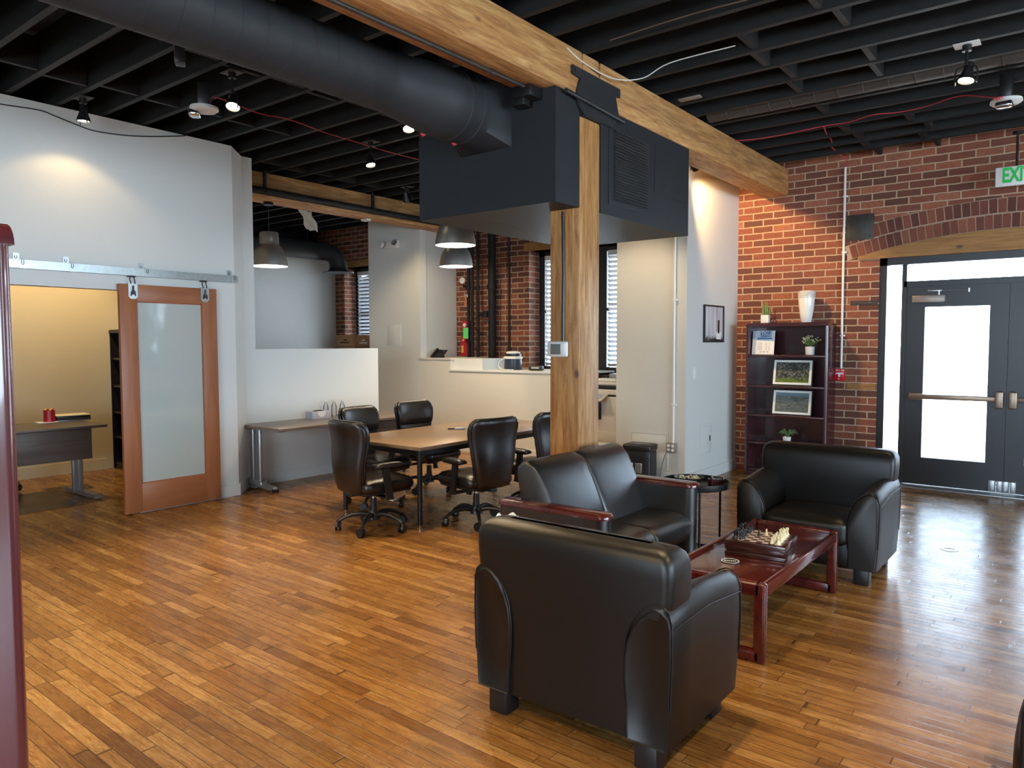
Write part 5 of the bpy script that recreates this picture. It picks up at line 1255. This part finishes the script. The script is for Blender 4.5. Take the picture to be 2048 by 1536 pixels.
MB().lathe([(.040, .004), (.040, .005), (.047, .005), (.047, .004)], (0, 0, 0), 36).build('white_ring', MT['white'], t)
b = MB()
for k in range(6): b.box(-.030+k*.0105, -.010, .004, -.023+k*.0105, .010, .0052)
b.build('white_marks', MT['white'], t, smooth=False)
t = empty('bowl', (-2.265, 4.965, .4985), 0, 'shallow black bowl of wrapped sweets on the round side table', 'bowl')
MB().lathe([(0, 0), (.070, 0), (.098, .030), (.108, .050), (.104, .050), (.092, .030), (.066, .006), (0, .006)], (0, 0, 0), 36).build('bowl_body', MT['plastic'], t, ang=50)
b = MB()
for k in range(60):
    a = random.uniform(0, 2*PI); q = .075*math.sqrt(random.random()); b.ell((q*math.cos(a), q*math.sin(a), .030+random.uniform(0, .020)), .010, .007, .006, 6, 4, rot=Euler((random.random(), random.random(), random.random()*3)).to_matrix())
o = b.build('wrapped_sweets', simple('candy wrap', (.62, .55, .38), .4, var=.5, nscale=60), t); o['kind'] = 'stuff'
t = empty('coaster_holder', (-2.075, 5.00, .4985), 0, 'small round dark brown coaster holder on the side table', 'coaster holder')
MB().lathe([(0, 0), (.052, 0), (.055, .004), (.055, .048), (.048, .048), (.048, .008), (0, .008)], (0, 0, 0), 32).build('holder', MT['mahz'], t, ang=40)
for k in range(4): MB().cyl((0, 0, .0085+.011*k), (0, 0, .0175+.011*k), .045, seg=28).build('coaster_disc', MT['plastic'], t)
for a in (.6, 2.6, 4.6): MB().box(.05*math.cos(a)-.008, .05*math.sin(a)-.008, 0, .05*math.cos(a)+.008, .05*math.sin(a)+.008, .062, .003).build('holder_post', MT['mahz'], t)
# bin with white liner and dark pillow by the front armchair
t = empty('waste_bin', (-2.40, 3.02, 0), 0, 'bin with a white liner standing between front armchair and loveseat', 'waste bin')
MB().lathe([(0, 0), (.06, 0), (.068, .53), (.064, .53), (.056, .01), (0, .01)], (0, 0, 0), 28).build('bin_body', MT['plastic'], t, ang=40)
b = MB(); rings = []
for z, r_ in ((.44, .070), (.52, .073), (.585, .070), (.602, .058), (.56, .05)):
    rings.append([Vector((r_*math.cos(2*PI*k/28)*(1+.04*math.sin(k*2.1)), r_*math.sin(2*PI*k/28)*(1+.04*math.sin(k*1.7)), z+.012*math.sin(k*.9+1))) for k in range(28)])
b.loft(rings, cap=False).build('bin_liner', MT['white'], t)
o = MB().cushion(-.15, -.055, -.15, .15, .055, .15, .05, (0, .03, 0), 7).build('throw_pillow', MT['leather'], ang=60); o.location = (-1.69, 2.64, .575); o.rotation_euler = (math.radians(-12), 0, 0)
tag(o, 'dark pillow just showing above the back of the front armchair', 'pillow')
o = MB().lathe([(.034, 0), (.034, .0015), (.058, .0015), (.058, 0)], (0, 0, 0), 40).build('floor_plate', MT['brass']); o.location = (-.768, 6.17, .0005); tag(o, 'round brass floor outlet ring set in the oak floor', 'floor plate')

# ------------------------------------------------------------------ things on the tables
t = empty('conference_phone_device', (-4.825, 5.285, .681), math.radians(38), 'small silver and black pocket device lying on the conference table', 'device')
t.name = 'pocket_knife'; t['label'] = 'silver and black marker like device lying on the conference table'
MB().cushion(-.025, -.014, 0, .085, .014, .020, .009, n=4).build('silver_body', MT['silver'], t); MB().cushion(-.090, -.010, 0, -.022, .010, .014, .006, n=4).build('dark_tip', MT['plastic'], t)
t = empty('tissue_box', (-6.82, 5.16, .6755), 0, 'speckled grey tissue box on the side table by the half wall', 'tissue box')
MB().box(-.065, -.125, 0, .065, .125, .085, .002).build('carton', MT['box'], t)
MB().prism([(-.055, .085), (.055, .085), (.045, .045), (.02, .022), (-.02, .022), (-.045, .045)], 'x', .0655, .0665).build('oval_opening', MT['white'], t, smooth=False)
MB().ell((0, 0, .086), .035, .075, .010, 14, 6).build('tissue', MT['darkboard'], t)
for k, (x, y, lab) in enumerate(((-6.90, 5.33, 'clear plastic bottle directly behind the tissue box'), (-6.88, 5.43, 'middle one of three clear bottles by the tissue box'), (-6.82, 5.50, 'clear water bottle with blue label, rightmost beside the tissue box'))):
    t = empty('water_bottle', (x, y, .6755), 0, lab, 'bottle', 'clear bottles on the side table')
    MB().lathe([(0, 0), (.028, 0), (.031, .01), (.030, .09), (.029, .12), (.014, .155), (.012, .175), (0, .175)], (0, 0, 0), 20).build('bottle_body', MT['pet'], t, ang=50)
    MB().cyl((0, 0, .172), (0, 0, .188), .014, seg=14).build('cap', MT['white'], t)
    if k == 2: MB().cyl((0, 0, .045), (0, 0, .085), .0318, seg=20, cap=False).build('label_band', MT['lblue'], t)
t = empty('candle_jar', (-8.325, 2.98, .731), 0, 'bright red candle jar on the office desk', 'candle')
MB().cyl((0, 0, 0), (0, 0, .115), .052, seg=32).build('jar', MT['red'], t, ang=40)
for k in range(6): a = k*1.1; MB().ell((.030*math.cos(a), .030*math.sin(a), .120), .014, .014, .012, 8, 6).build('berry_decoration', MT['red'] if k % 2 else MT['yellow'], t)
o = MB().box(-.07, -.10, 0, .07, .08, .006, .002).build('notepad', MT['paper']); o.location = (-8.325, 2.96, .7235); tag(o, 'white notepad under the red candle jar on the office desk', 'notepad')
t = empty('folder_stack', (-8.40, 3.21, .7225), math.radians(-8), 'stack of dark zip folders with a pale top on the office desk', 'folders')
for k, (m_, h_, dx) in enumerate((('silver', .012, .0), ('darkboard', .020, .01), ('plastic', .022, -.004), ('cream', .008, 0))):
    z0 = sum((.012, .020, .022, .008)[:k]); MB().box(-.125+dx, -.155, z0, .125+dx, .155, z0+h_-.001, .003).build('folder', MT[m_], t)
